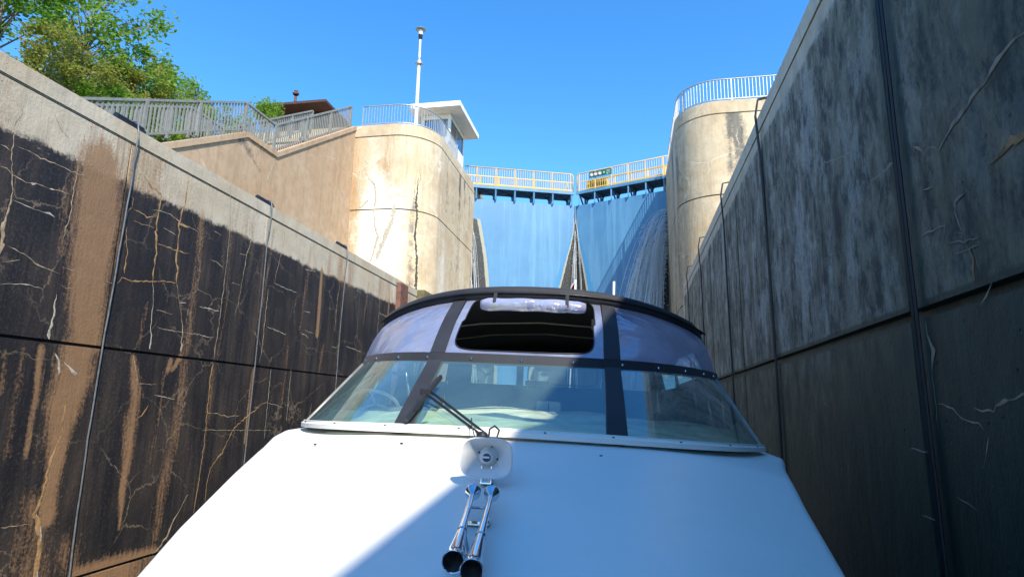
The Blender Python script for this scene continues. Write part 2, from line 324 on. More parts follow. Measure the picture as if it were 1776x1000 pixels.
# traced mineral veins and stains on the walls: (kind, [(distance along wall, height, width)...])
LVEIN=[
('c',[(6.1,6.5,0.015),(6.13,6.21,0.02),(6.16,5.98,0.015),(6.2,5.85,0.025),(6.23,5.6,0.02),(6.21,5.4,0.039),(6.19,5.2,0.078),(6.22,4.93,0.097),(6.22,4.82,0.029)]),
('c',[(5.97,6.21,0.02),(6.04,6.2,0.02),(6.11,6.18,0.01)]),
('c',[(6.02,5.93,0.015),(6.11,5.94,0.015),(6.2,5.87,0.025),(6.38,5.85,0.02),(6.52,5.89,0.015),(6.67,5.89,0.01),(6.76,5.89,0.01),(6.91,5.92,0.016),(7.07,5.92,0.01)]),
('w',[(6.45,5.87,0.01),(6.48,5.88,0.061),(6.52,5.88,0.01)]),
('w',[(6.72,5.89,0.01),(6.76,5.89,0.062),(6.8,5.9,0.01)]),
('w',[(6.25,5.56,0.01),(6.44,5.55,0.015),(6.69,5.53,0.01),(6.79,5.53,0.041),(6.87,5.52,0.008)]),
('c',[(6.16,6.28,0.01),(6.3,6.28,0.01),(6.52,6.26,0.02),(6.78,6.27,0.016),(7.06,6.26,0.016),(7.3,6.27,0.011)]),
('c',[(7.07,6.47,0.016),(7.09,6.27,0.011),(7.09,6.09,0.021),(7.08,5.91,0.031),(7.09,5.69,0.036),(7.06,5.38,0.021),(7.04,5.16,0.01)]),
('c',[(6.29,4.95,0.015),(6.46,4.91,0.015),(6.65,4.85,0.018),(6.76,4.79,0.03),(6.91,4.78,0.015),(7.07,4.75,0.01)]),
('c',[(6.24,4.71,0.01),(6.38,4.77,0.015),(6.49,4.81,0.01)]),
('w',[(6.29,4.43,0.012),(6.47,4.48,0.012),(6.63,4.5,0.02),(6.75,4.5,0.01),(6.86,4.49,0.008)]),
('w',[(7.09,4.46,0.01),(7.09,4.29,0.031),(7.09,4.09,0.061),(7.09,3.82,0.071)]),
('c',[(7.08,4.86,0.01),(7.22,4.85,0.015),(7.37,4.82,0.01)]),
('c',[(7.13,4.6,0.01),(7.22,4.57,0.015),(7.34,4.58,0.01)]),
('c',[(7.83,4.82,0.011),(7.99,4.8,0.016)]),
('c',[(7.76,4.43,0.016),(7.96,4.37,0.011)]),
('w',[(7.21,3.64,0.01),(7.27,3.54,0.051),(7.32,3.46,0.062),(7.32,3.34,0.02)]),
('w',[(7.36,3.54,0.01),(7.48,3.45,0.031),(7.58,3.38,0.073),(7.6,3.35,0.021)]),
('o',[(7.51,2.98,0.01),(7.5,2.9,0.021),(7.53,2.55,0.042),(7.47,2.34,0.041),(7.41,2.19,0.052),(7.39,1.78,0.052),(7.3,1.47,0.093),(7.44,1.18,0.094),(7.45,0.91,0.105),(7.45,0.57,0.095)]),
('w',[(7.33,1.48,0.031),(7.46,1.17,0.042),(7.46,0.91,0.063),(7.48,0.58,0.053)]),
('c',[(6.86,1.38,0.02),(7.05,1.36,0.015),(7.25,1.36,0.01)]),
('o',[(8.05,6.28,0.017),(8.16,6.25,0.022),(8.15,6.09,0.022),(8.06,5.97,0.033),(8.07,5.82,0.022),(8.14,5.51,0.017),(8.19,5.33,0.017),(8.19,5.09,0.033),(8.19,5.0,0.022)]),
('o',[(8.15,6.09,0.017),(8.29,6.07,0.023),(8.48,6.04,0.028),(8.69,6.12,0.012)]),
('o',[(8.2,5.89,0.011),(8.45,5.89,0.017),(8.67,5.91,0.023)]),
('o',[(8.3,6.7,0.034),(8.51,6.58,0.058),(8.71,6.54,0.035),(8.72,6.24,0.041),(8.7,6.07,0.046),(8.72,5.77,0.052),(8.78,5.48,0.046),(8.79,5.18,0.046),(8.79,5.01,0.034)]),
('c',[(8.57,6.19,0.011),(8.71,6.22,0.023),(8.98,6.25,0.018),(9.13,6.21,0.024),(9.36,6.17,0.014),(9.75,6.15,0.01)]),
('c',[(8.86,5.97,0.009),(9.11,5.93,0.018),(9.18,5.92,0.009)]),
('o',[(9.3,7.15,0.018),(9.31,6.87,0.037),(9.29,6.54,0.048),(9.24,6.3,0.036),(9.21,6.15,0.06),(9.25,6.03,0.048),(9.24,5.81,0.036),(9.26,5.65,0.041),(9.26,5.49,0.053),(9.32,5.3,0.047),(9.34,5.09,0.035)]),
('o',[(9.21,6.15,0.048),(9.36,6.15,0.06),(9.48,6.15,0.012)]),
('o',[(8.77,5.66,0.017),(9.01,5.66,0.023),(9.25,5.66,0.03),(9.44,5.67,0.024),(9.59,5.68,0.012)]),
('o',[(8.08,4.81,0.022),(8.15,4.94,0.016),(8.37,4.92,0.033),(8.76,4.99,0.023),(9.05,5.06,0.023),(9.33,5.08,0.024)]),
('w',[(8.79,5.01,0.017),(8.86,4.69,0.011),(8.87,4.44,0.017),(8.9,4.2,0.034),(8.93,3.86,0.045)]),
('c',[(9.34,5.09,0.018),(9.45,4.8,0.012),(9.55,4.55,0.012),(9.65,4.25,0.036),(9.67,3.88,0.06)]),
('w',[(9.47,4.75,0.024),(9.65,4.77,0.018)]),
('w',[(9.99,4.76,0.012),(10.27,4.77,0.025),(10.58,4.77,0.019)]),
('t',[(10.48,7.38,0.026),(10.6,6.68,0.026),(10.63,6.08,0.023),(10.63,5.24,0.023),(10.61,4.54,0.023),(10.57,3.83,0.023)]),
('o',[(10.56,3.77,0.05),(10.54,3.19,0.038),(10.58,2.33,0.025),(10.55,1.59,0.025),(10.5,0.99,0.025)]),
('c',[(10.15,6.29,0.019),(10.37,6.27,0.013)]),
('c',[(10.12,5.71,0.012),(10.38,5.71,0.019),(10.57,5.62,0.013)]),
('c',[(11.33,6.84,0.02),(11.35,6.46,0.041),(11.25,6.11,0.027),(11.23,5.86,0.02),(11.18,5.35,0.02),(11.13,4.97,0.013),(11.05,4.75,0.013)]),
('c',[(10.86,5.4,0.019),(11.15,5.42,0.013)]),
('c',[(11.0,6.05,0.016),(11.25,6.08,0.013)]),
('c',[(8.94,4.53,0.011),(9.15,4.53,0.015),(9.36,4.52,0.012)]),
('w',[(9.02,4.25,0.009),(9.27,4.23,0.015),(9.55,4.23,0.009),(9.85,4.24,0.01),(10.08,4.25,0.016),(10.33,4.23,0.016),(10.53,4.24,0.01)]),
('c',[(8.6,3.74,0.017),(8.69,3.51,0.022),(8.79,3.28,0.011),(9.19,3.28,0.012)]),
('w',[(9.16,3.11,0.012),(9.4,3.08,0.018),(9.66,3.04,0.012)]),
('o',[(8.84,2.69,0.023),(8.99,2.82,0.034),(9.06,2.94,0.017)]),
('c',[(10.49,2.82,0.012),(10.83,2.79,0.017),(11.2,2.73,0.017),(11.57,2.75,0.013)]),
('o',[(12.26,2.93,0.021),(11.87,2.75,0.041),(11.51,2.54,0.027),(11.35,2.41,0.039),(11.24,2.19,0.026),(11.14,2.03,0.065),(11.03,1.96,0.026),(10.84,1.76,0.019),(10.78,1.46,0.019),(10.8,1.04,0.015)]),
('c',[(12.05,2.89,0.014),(12.46,3.03,0.018),(12.93,2.97,0.019),(13.18,2.91,0.015)]),
('c',[(10.3,1.36,0.012),(10.05,1.01,0.025),(9.86,0.68,0.061),(9.72,0.55,0.061),(9.58,0.49,0.024)]),
('c',[(10.47,2.49,0.01),(11.06,2.47,0.016),(12.13,2.43,0.014),(12.79,2.42,0.011)]),
('w',[(12.34,5.71,0.011),(12.71,5.68,0.02),(13.33,5.67,0.015)]),
('w',[(13.72,5.28,0.015),(14.06,5.29,0.02)]),
('w',[(12.24,4.69,0.014),(12.64,4.65,0.021),(13.04,4.61,0.015)]),
('w',[(13.65,4.74,0.021),(13.93,4.69,0.023),(14.08,4.63,0.015)]),
('w',[(13.85,4.82,0.015),(14.29,4.79,0.016)]),
('w',[(15.34,4.55,0.016),(15.68,4.56,0.02)]),
('w',[(16.2,4.66,0.017),(16.78,4.63,0.023),(17.27,4.59,0.018)]),
('t',[(18.08,7.29,0.019),(18.4,6.78,0.025),(18.39,6.2,0.025),(18.37,5.44,0.025),(18.3,4.97,0.023)]),
('c',[(18.38,5.97,0.029),(18.92,5.94,0.03),(19.38,5.97,0.02)]),
('c',[(15.56,6.38,0.02),(15.46,5.87,0.025),(15.46,5.46,0.023),(15.44,4.98,0.017)]),
('w',[(13.63,6.32,0.015),(14.18,6.39,0.021)]),
('c',[(12.14,5.54,0.018),(12.14,5.15,0.028),(12.13,4.69,0.028),(12.14,4.24,0.025),(12.1,3.86,0.025)]),
('c',[(12.58,7.02,0.015),(12.58,6.74,0.019),(12.41,6.0,0.019),(12.36,5.72,0.014)]),
('c',[(6.13,6.87,0.01),(6.16,6.76,0.015),(6.1,6.53,0.01)]),
('c',[(6.6,6.97,0.01),(6.69,6.85,0.016),(6.8,6.75,0.026),(6.88,6.71,0.016)]),
('w',[(10.93,7.03,0.013),(10.85,6.82,0.02),(10.79,6.68,0.013)]),
('w',[(14.43,7.12,0.016),(14.57,6.81,0.049),(14.71,6.56,0.032)]),
('w',[(14.5,3.02,0.016),(14.44,2.66,0.016),(14.34,2.24,0.016)]),
('w',[(12.56,3.76,0.017),(12.55,3.25,0.021),(12.55,2.74,0.017),(12.55,2.24,0.014)]),
('w',[(13.4,3.82,0.015),(13.39,3.14,0.018),(13.4,2.6,0.015)]),
]
LBAND=[
('o',[(7.46,6.56,0.653),(7.5,6.15,0.669),(7.57,5.53,0.684),(7.57,4.99,0.614),(7.6,4.46,0.526),(7.69,3.87,0.463)]),
('o',[(7.58,3.67,0.47),(7.57,3.35,0.521),(7.49,2.94,0.476),(7.5,2.54,0.311),(7.49,1.99,0.208),(7.49,1.38,0.209)]),
('b',[(9.79,6.53,0.298),(9.82,5.75,0.294),(9.82,4.86,0.267),(9.79,3.87,0.264)]),
('g',[(9.82,3.69,0.312),(9.8,2.96,0.359),(9.75,2.17,0.359),(9.64,1.5,0.334),(9.59,0.76,0.264)]),
('o',[(14.47,6.5,0.096),(14.5,5.7,0.127),(14.5,4.78,0.142)]),
('t',[(8.62,3.67,0.156),(8.78,3.05,0.225),(8.75,2.68,0.269),(8.76,2.14,0.203),(8.76,1.6,0.158),(8.82,1.03,0.091)]),
('b',[(10.67,6.51,0.105),(10.74,5.5,0.103),(10.75,4.56,0.102),(10.69,3.89,0.076)]),
('b',[(10.62,3.64,0.113),(10.62,2.76,0.113),(10.57,1.9,0.088),(10.52,1.29,0.076)]),
('b',[(6.93,5.94,0.208),(7.0,5.45,0.186),(7.04,5.03,0.143)]),
('b',[(6.75,3.65,0.119),(6.78,2.93,0.139),(6.77,2.27,0.119)]),
('t',[(7.0,3.67,0.141),(7.04,3.01,0.101),(7.03,2.25,0.081)]),
('b',[(7.22,3.61,0.143),(7.23,2.94,0.102),(7.2,2.17,0.102)]),
('b',[(6.52,3.59,0.117),(6.56,3.08,0.117)]),
('b',[(8.74,4.62,0.113),(8.71,4.27,0.101),(8.69,3.84,0.09)]),
('b',[(11.9,5.23,0.11),(11.9,4.72,0.109),(11.95,3.97,0.109)]),
('t',[(11.91,3.72,0.109),(11.87,2.75,0.122),(11.86,2.21,0.109)]),
('b',[(13.18,4.35,0.147),(13.17,3.67,0.146),(13.11,3.0,0.131)]),
('b',[(12.14,6.89,0.143),(12.07,5.92,0.14),(11.99,5.12,0.11)]),
('b',[(13.84,6.93,0.187),(13.74,5.86,0.184),(13.63,4.82,0.151)]),
('b',[(15.88,6.62,0.121),(15.76,5.59,0.136),(15.72,4.29,0.134)]),
('b',[(17.47,6.78,0.149),(17.25,5.47,0.146)]),
('t',[(19.18,6.54,0.14),(19.18,5.55,0.139)]),
('g',[(7.29,1.56,0.619),(7.42,0.66,0.738)]),
('b',[(7.93,0.84,0.651),(8.06,0.5,0.44)]),
('o',[(8.11,0.49,0.221),(8.83,0.43,0.346),(9.58,0.41,0.314)]),
('b',[(14.86,4.52,0.193),(14.73,3.76,0.159)]),
('b',[(9.32,3.55,0.116),(9.33,2.77,0.093),(9.29,2.0,0.093)]),
('o',[(9.44,3.71,0.094),(9.42,3.51,0.059)]),
('o',[(9.66,3.8,0.095),(9.53,3.56,0.059)]),
]
RVEIN=[
('t',[(3.29,5.03,0.013),(3.36,5.03,0.017),(3.55,5.03,0.031),(3.67,4.98,0.04),(3.83,4.95,0.036),(4.0,4.91,0.037),(4.12,4.87,0.029),(4.24,4.81,0.024),(4.34,4.78,0.034)]),
('o',[(3.41,4.5,0.033),(3.48,4.49,0.05),(3.59,4.5,0.051),(3.68,4.48,0.034),(3.82,4.46,0.022)]),
('t',[(4.34,4.78,0.02),(4.5,4.9,0.01),(4.55,4.87,0.02),(4.67,4.96,0.031)]),
('t',[(4.1,4.39,0.009),(4.17,4.38,0.023),(4.23,4.37,0.033),(4.23,4.31,0.009)]),
('t',[(4.4,4.13,0.01),(4.12,4.09,0.014),(4.0,4.08,0.009)]),
('t',[(4.31,4.05,0.009),(4.03,4.03,0.013)]),
('o',[(4.15,4.06,0.018),(4.11,3.96,0.022),(4.12,3.83,0.027)]),
('t',[(4.08,4.03,0.009),(4.06,3.9,0.009)]),
('w',[(4.75,3.09,0.01),(4.61,3.07,0.014),(4.45,3.0,0.016),(4.32,2.97,0.011),(4.26,2.96,0.014),(4.22,2.93,0.009)]),
('c',[(3.73,3.13,0.012),(3.8,3.13,0.017),(3.87,3.11,0.013),(3.93,3.11,0.013),(3.98,3.11,0.034),(4.04,3.09,0.039),(4.07,3.08,0.013),(4.09,3.04,0.009),(4.21,3.04,0.018),(4.3,3.06,0.009)]),
('t',[(4.79,3.68,0.03),(4.79,3.58,0.03),(4.77,3.49,0.05),(4.72,3.44,0.069),(4.76,3.38,0.05),(4.79,3.31,0.01),(4.78,3.13,0.01),(4.78,2.93,0.007)]),
('w',[(4.18,2.89,0.018),(4.24,2.78,0.009),(4.28,2.7,0.007)]),
('w',[(5.25,2.76,0.008),(5.06,2.75,0.013),(4.91,2.74,0.01)]),
('t',[(5.02,4.98,0.028),(5.24,4.99,0.034),(5.49,5.01,0.018)]),
('w',[(4.71,4.28,0.005),(4.66,4.29,0.01),(4.37,4.26,0.01)]),
('w',[(4.62,4.6,0.005),(4.46,4.57,0.01)]),
('w',[(4.64,2.49,0.007),(4.51,2.46,0.014),(4.41,2.44,0.007)]),
('w',[(5.17,2.29,0.005),(5.04,2.29,0.01),(4.92,2.28,0.005)]),
('w',[(4.24,4.32,0.007),(4.22,4.24,0.014),(4.19,4.17,0.007)]),
('t',[(4.36,4.32,0.007),(4.39,4.23,0.01),(4.46,4.13,0.007)]),
('w',[(4.23,4.17,0.007),(4.18,4.15,0.009),(4.2,4.13,0.007)]),
('w',[(4.28,4.18,0.005),(4.24,4.18,0.007)]),
('w',[(4.09,3.67,0.004),(4.01,3.72,0.013),(3.94,3.78,0.006)]),
('w',[(6.11,3.42,0.006),(6.06,3.34,0.031),(6.08,3.31,0.009)]),
('w',[(9.21,6.29,0.01),(8.69,6.16,0.014),(8.47,6.12,0.009)]),
('w',[(7.26,3.12,0.011),(6.98,3.07,0.035),(6.64,3.03,0.01)]),
('w',[(5.8,5.42,0.008),(6.1,5.49,0.013),(6.7,5.67,0.011)]),
('w',[(6.5,4.61,0.008),(6.67,4.64,0.014),(6.87,4.64,0.007)]),
]
PVEIN=[
('w',[(-10.91,13.39,0.052),(-10.74,13.15,0.077),(-10.57,12.96,0.051)]),
('w',[(-10.57,12.96,0.051),(-10.82,12.76,0.102),(-11.02,12.65,0.128),(-11.01,11.87,0.127),(-10.87,11.36,0.075)]),
('w',[(-10.77,12.81,0.051),(-10.53,12.36,0.076),(-10.25,12.09,0.101),(-10.16,11.45,0.149),(-10.2,10.95,0.074)]),
('w',[(-10.24,11.08,0.074),(-10.13,10.32,0.123),(-9.97,9.82,0.171),(-10.07,9.34,0.146),(-10.23,8.73,0.097)]),
('w',[(-9.33,11.16,0.196),(-9.39,10.54,0.268),(-9.56,10.06,0.291),(-9.82,9.33,0.29),(-9.98,8.85,0.193)]),
('w',[(-9.26,11.61,0.049),(-8.7,11.56,0.049)]),
('c',[(-8.38,13.06,0.025),(-8.3,12.5,0.074),(-8.38,12.12,0.025)]),
('w',[(-9.17,12.34,0.05),(-9.08,12.49,0.099),(-8.98,12.53,0.037)]),
('w',[(-10.96,11.11,0.151),(-10.75,11.15,0.2),(-10.47,11.47,0.075)]),
('d',[(-8.4,12.5,0.025),(-8.42,11.87,0.098),(-8.46,11.37,0.17),(-8.36,10.87,0.145),(-8.42,10.02,0.119),(-8.29,9.04,0.118),(-8.26,7.62,0.186)]),
('w',[(-11.42,14.56,0.04),(-11.36,12.66,0.077),(-11.34,11.38,0.101),(-11.29,10.12,0.1),(-11.34,9.38,0.074)]),
]
SVEIN=[
('w',[(15.21,10.85,0.029),(15.36,10.5,0.058),(15.47,10.2,0.029)]),
('w',[(17.04,11.06,0.042),(16.87,10.47,0.062),(16.71,10.11,0.061),(16.7,9.75,0.03)]),
('w',[(21.39,11.56,0.049),(21.8,11.22,0.099),(22.09,10.7,0.049)]),
('w',[(19.21,12.16,0.023),(19.44,11.85,0.046)]),
]
# ------------------------------------------------------------ the setting: ground, water
L, RR = -7.9, 2.12           # chamber faces
ZW = CAMZ                    # heights below are given relative to the camera and lifted by ZW
PIERY, PIERZ = 22.6, 11.8
def sm(a, b, x): t = np.clip((x-a)/(b-a), 0, 1); return t*t*(3-2*t)
def gheight(x, y):
    left = 4.30+ (11.6-4.30)*sm(20, 24, y)*sm(-11.5, -14, x)
    left = np.where(y > PIERY+.6, np.maximum(left, 11.6), left)
    right = 4.5+(11.6-4.5)*sm(PIERY+.3, PIERY+.8, y)
    far = sm(150, 600, np.hypot(x, y))
    h = np.where(x < -2.9, left, right)
    return h*(1-far)+11.0*far + ZW
def ground():
    xs = np.r_[-3000, -1200, -500, -200, -100, np.arange(-60, -15, 3.0), np.arange(-15, -9.0, .75), -8.6]
    xr = np.r_[3.0, np.arange(4, 15, 1.5), np.arange(16, 60, 4), 100, 200, 500, 1200, 3000]
    ys = np.r_[-3000, -1200, -500, -200, -100, np.arange(-60, 8, 4.0), np.arange(8, 22, 1.0), 22.9, 23.4, np.arange(24, 60, 3), 100, 200, 500, 1200, 3000]
    V = []; F = []
    for X in (xs, xr):
        b = len(V); n = len(ys)
        for x in X:
            for y in ys: V.append((x, y, float(gheight(np.float64(x), np.float64(y)))))
        for i in range(len(X)-1):
            for j in range(n-1): F.append((b+i*n+j, b+(i+1)*n+j, b+(i+1)*n+j+1, b+i*n+j+1))
    tag(mesh('ground', V, F, M['ground'], smooth=False), kind='structure')
ground()
tag(MB().grid([[(x, y, 0) for y in np.r_[-3000, -600, -100, -30, -12, 0, 10, 20, 30, 33]] for x in (-8.7, -5, -2, 1, 3.1)]).build('lock_water', M['water']), kind='structure')
tag(MB().grid([[(x, y, ZW+10.6) for y in (34, 80, 400, 3000)] for x in (-8.7, 3.1)]).build('upper_water', M['water']), kind='structure')

# ------------------------------------------------------------ walls
def inter(br, res, feats):
    """sorted coordinates with groove edges; feats = (centre, width)"""
    a = list(np.arange(br[0], br[1], res))+[br[1]]
    a = [v for v in a if all(abs(v-c) > wd/2+res*.35 for c, wd in feats)]
    for c, wd in feats: a += [c-wd/2, c-wd/2+wd*.2, c+wd/2-wd*.2, c+wd/2]
    return np.array(sorted(set(round(v, 4) for v in a)))
def wall_sheet(name, path, z0, z1, res, zg, sg, mat, parent, stainfn, depth=.05, flip=False, uneven=0.0):
    """path: list of (s, x, y, nx, ny) rows with the outward normal; zg, sg: grooves (centre, width)"""
    P = np.array(path); s = inter((P[0, 0], P[-1, 0]), res, sg); z = inter((z0, z1), res, zg)
    x = np.interp(s, P[:, 0], P[:, 1]); y = np.interp(s, P[:, 0], P[:, 2]); nx = np.interp(s, P[:, 0], P[:, 3]); ny = np.interp(s, P[:, 0], P[:, 4])
    S, Z = np.meshgrid(s, z, indexing='ij')
    D = np.zeros_like(S)
    for c, wd in zg: D = np.maximum(D, (np.abs(Z-c) < wd*.4)*depth)
    for c, wd in sg: D = np.maximum(D, (np.abs(S-c) < wd*.4)*depth)
    if uneven: 
        D = D+uneven*(np.sin(S*1.7+Z*.9)+np.sin(S*.63-Z*2.1+1.3))*.5
    X = x[:, None]-nx[:, None]*D; Y = y[:, None]-ny[:, None]*D
    V = np.stack([X, Y, Z+ZW], -1).reshape(-1, 3); n, k = S.shape
    I = (np.arange(n-1)[:, None]*k+np.arange(k-1)[None, :]).ravel()
    F = np.stack([I, I+1, I+k+1, I+k], 1)
    if flip: F = F[:, ::-1]
    o = mesh(name, V, F, mat, parent, smooth=False)
    C = stainfn(S, Z+ZW).reshape(-1, 4).astype(np.float32)
    G = (D.ravel() > depth*.6); C[G, 0] = np.maximum(C[G, 0], 1.0); C[G, 1:] *= .2; C[G, 3] = 1.5
    at = o.data.attributes.new('stain', 'FLOAT_COLOR', 'POINT'); at.data.foreach_set('color', C.ravel())
    return o
def seg_dist(S, Z, pts):
    """largest soft coverage of a tapering stroke pts=(s,z,width)"""
    best = np.zeros_like(S)
    for (a, b, wa), (c, d, wb) in zip(pts[:-1], pts[1:]):
        vx, vz = c-a, d-b; L2 = vx*vx+vz*vz+1e-9
        t = np.clip(((S-a)*vx+(Z-b)*vz)/L2, 0, 1); wd = wa+(wb-wa)*t
        dd = np.hypot(S-a-vx*t, Z-b-vz*t); best = np.maximum(best, np.clip(1.15-dd/(wd*.62+1e-6)*.65, 0, 1))
    return best
def nz2(S, Z, fs, seed):
    r = np.random.default_rng(seed); o = np.zeros_like(S)
    for k in range(7):
        a, b, p = r.normal(0, fs, 1)[0], r.normal(0, fs*.4, 1)[0], r.random()*6.28; o += np.sin(S*a*(1+k*.4)+Z*b+p)/(1+k*.4)
    return o/2.5
def straight(x, y0, y1, nx): return [(y0, x, y0, nx, 0), (y1, x, y1, nx, 0)]
def veins(name, data, parent, f, out, seed=1, wf=.62):
    """raised mineral ribbons; f(s,z) gives the surface point, out the outward normal"""
    r = random.Random(seed); mb = MB(); out = Vector(out)
    for col, pts in data:
        P = []
        for (a, b, wa), (c, d, wb) in zip(pts[:-1], pts[1:]):
            n = max(1, int(math.hypot(c-a, d-b)/.055))
            for i in range(n):
                t = i/n; P.append([a+(c-a)*t, b+(d-b)*t, wa+(wb-wa)*t])
        P.append(list(pts[-1]))
        for i, p in enumerate(P):
            if 0 < i < len(P)-1:
                j = min(.022, .006+p[2]*.3)*(1.0 if wf < 1 else 1.3); p[0] += r.uniform(-j, j); p[1] += r.uniform(-j, j)
            p[2] *= wf*r.uniform(.5, 1.45)*(0.35 if i in (0, len(P)-1) else 1)
        V = []
        for i, p in enumerate(P):
            q = P[min(i+1, len(P)-1)]; o = P[max(i-1, 0)]; tx, tz = q[0]-o[0], q[1]-o[1]; l = math.hypot(tx, tz)+1e-6; px, pz = -tz/l, tx/l
            h = min(.007, .0035+p[2]*.05)
            V += [f(p[0]-px*p[2]/2, p[1]-pz*p[2]/2)+out*.0025, f(p[0], p[1])+out*h, f(p[0]+px*p[2]/2, p[1]+pz*p[2]/2)+out*.0025]
        F = []
        for i in range(len(P)-1):
            a = i*3; F += [(a, a+1, a+4, a+3), (a+1, a+2, a+5, a+4)]
        mb.add(V, F, VI[col])
    return mb.build(name, VM, parent, smooth=True)
def coping(name, poly, z0, z1, mat, parent):
    """poly: outline points (x,y) counter-clockwise; solid with a bevelled edge"""
    bm = bmesh.new(); vs = [bm.verts.new((x, y, z0+ZW)) for x, y in poly]; f = bm.faces.new(vs)
    r = bmesh.ops.extrude_face_region(bm, geom=[f]); 
    for v in [g for g in r['geom'] if isinstance(g, bmesh.types.BMVert)]: v.co.z = z1+ZW
    bmesh.ops.recalc_face_normals(bm, faces=bm.faces)
    ed = [e for e in bm.edges if abs(e.verts[0].co.z-e.verts[1].co.z) < .01 and e.verts[0].co.z > z0+ZW+.01 or (abs(e.verts[0].co.z-e.verts[1].co.z) < .01)]
    bmesh.ops.bevel(bm, geom=ed, offset=.02, segments=2, affect='EDGES')
    bm.verts.index_update(); V = [tuple(v.co) for v in bm.verts]; F = [[v.index for v in g.verts] for g in bm.faces]; bm.free()
    return mesh(name, V, F, mat, parent)

# left chamber wall
def stainL(S, Z):
    z = Z-ZW; C = np.zeros(S.shape+(4,))
    top = 3.46+.018*nz2(S, z, 1.5, 3)+.012*nz2(S, z, 7, 33)
    C[..., 0] = np.clip(.5+(top-z)*2.6, 0, 1)*1.0
    C[..., 1] = .0+.10*np.clip(nz2(S, z*.15, 5.0, 5), 0, 1)
    C[..., 1] += .08*np.clip(nz2(S, z*.1, 9.0, 15)*.8+.1, 0, 1)*(z < .75)
    C[..., 2] = np.where(z > 3.3, .25+.28*np.clip(nz2(S, z, 1.2, 8), -1, 1), 0)
    C[..., 1] += .50*np.exp(-np.clip(top-z, 0, 9)/.22)*(.6+.6*nz2(S, z*.3, 4, 77))*(z > .8)+.10*np.clip(nz2(S, z*.5, 3.2, 78), 0, 1)
    for k, p in LBAND:
        wgt = {'o': 1.0, 'b': .50, 't': .74, 'g': .52}[k]
        lo = min(q[0] for q in p)-.6; hi = max(q[0] for q in p)+.6; m = (S[:, 0] > lo) & (S[:, 0] < hi)
        C[m, :, 1] = np.maximum(C[m, :, 1], wgt*seg_dist(S[m], Z[m], p))
    # fresh grey band inside the upper strip between the first two cracks
    C[..., 2] = np.where((S > 6.9) & (S < 7.95) & (z > 3.4), .05, C[..., 2])
    low = z < -2.53; C[..., 1] = np.where(low, .62+.3*nz2(S, z, 3, 9), C[..., 1])
    return C
wl = empty('chamber_wall', (L, 5, 0), 'long chamber wall on the left, pale concrete strip above black stained panels with cream cracks', 'wall')
JL = [(7.97+3.86*k, .035) for k in (-4, -3, -2, -1, 0, 1, 2, 3)]
wall_sheet('wall_face', straight(L, -14, PIERY, 1), -3.6, 4.115, .06, [(.79, .05), (-2.53, .05)], JL, M['concL'], wl, stainL, depth=.04)
MB().box((L-.06, -14, -3.6+ZW), (L-1.25, PIERY+1.5, 4.09+ZW)).build('wall_core', M['concL'], wl)
coping('coping', [(L, -14), (L, PIERY), (L-1.25, PIERY), (L-1.25, -14)], 4.14, 4.42, M['concL'], wl)
veins('mineral_veins', LVEIN, wl, lambda s, z: Vector((L, s, z)), (1, 0, 0))

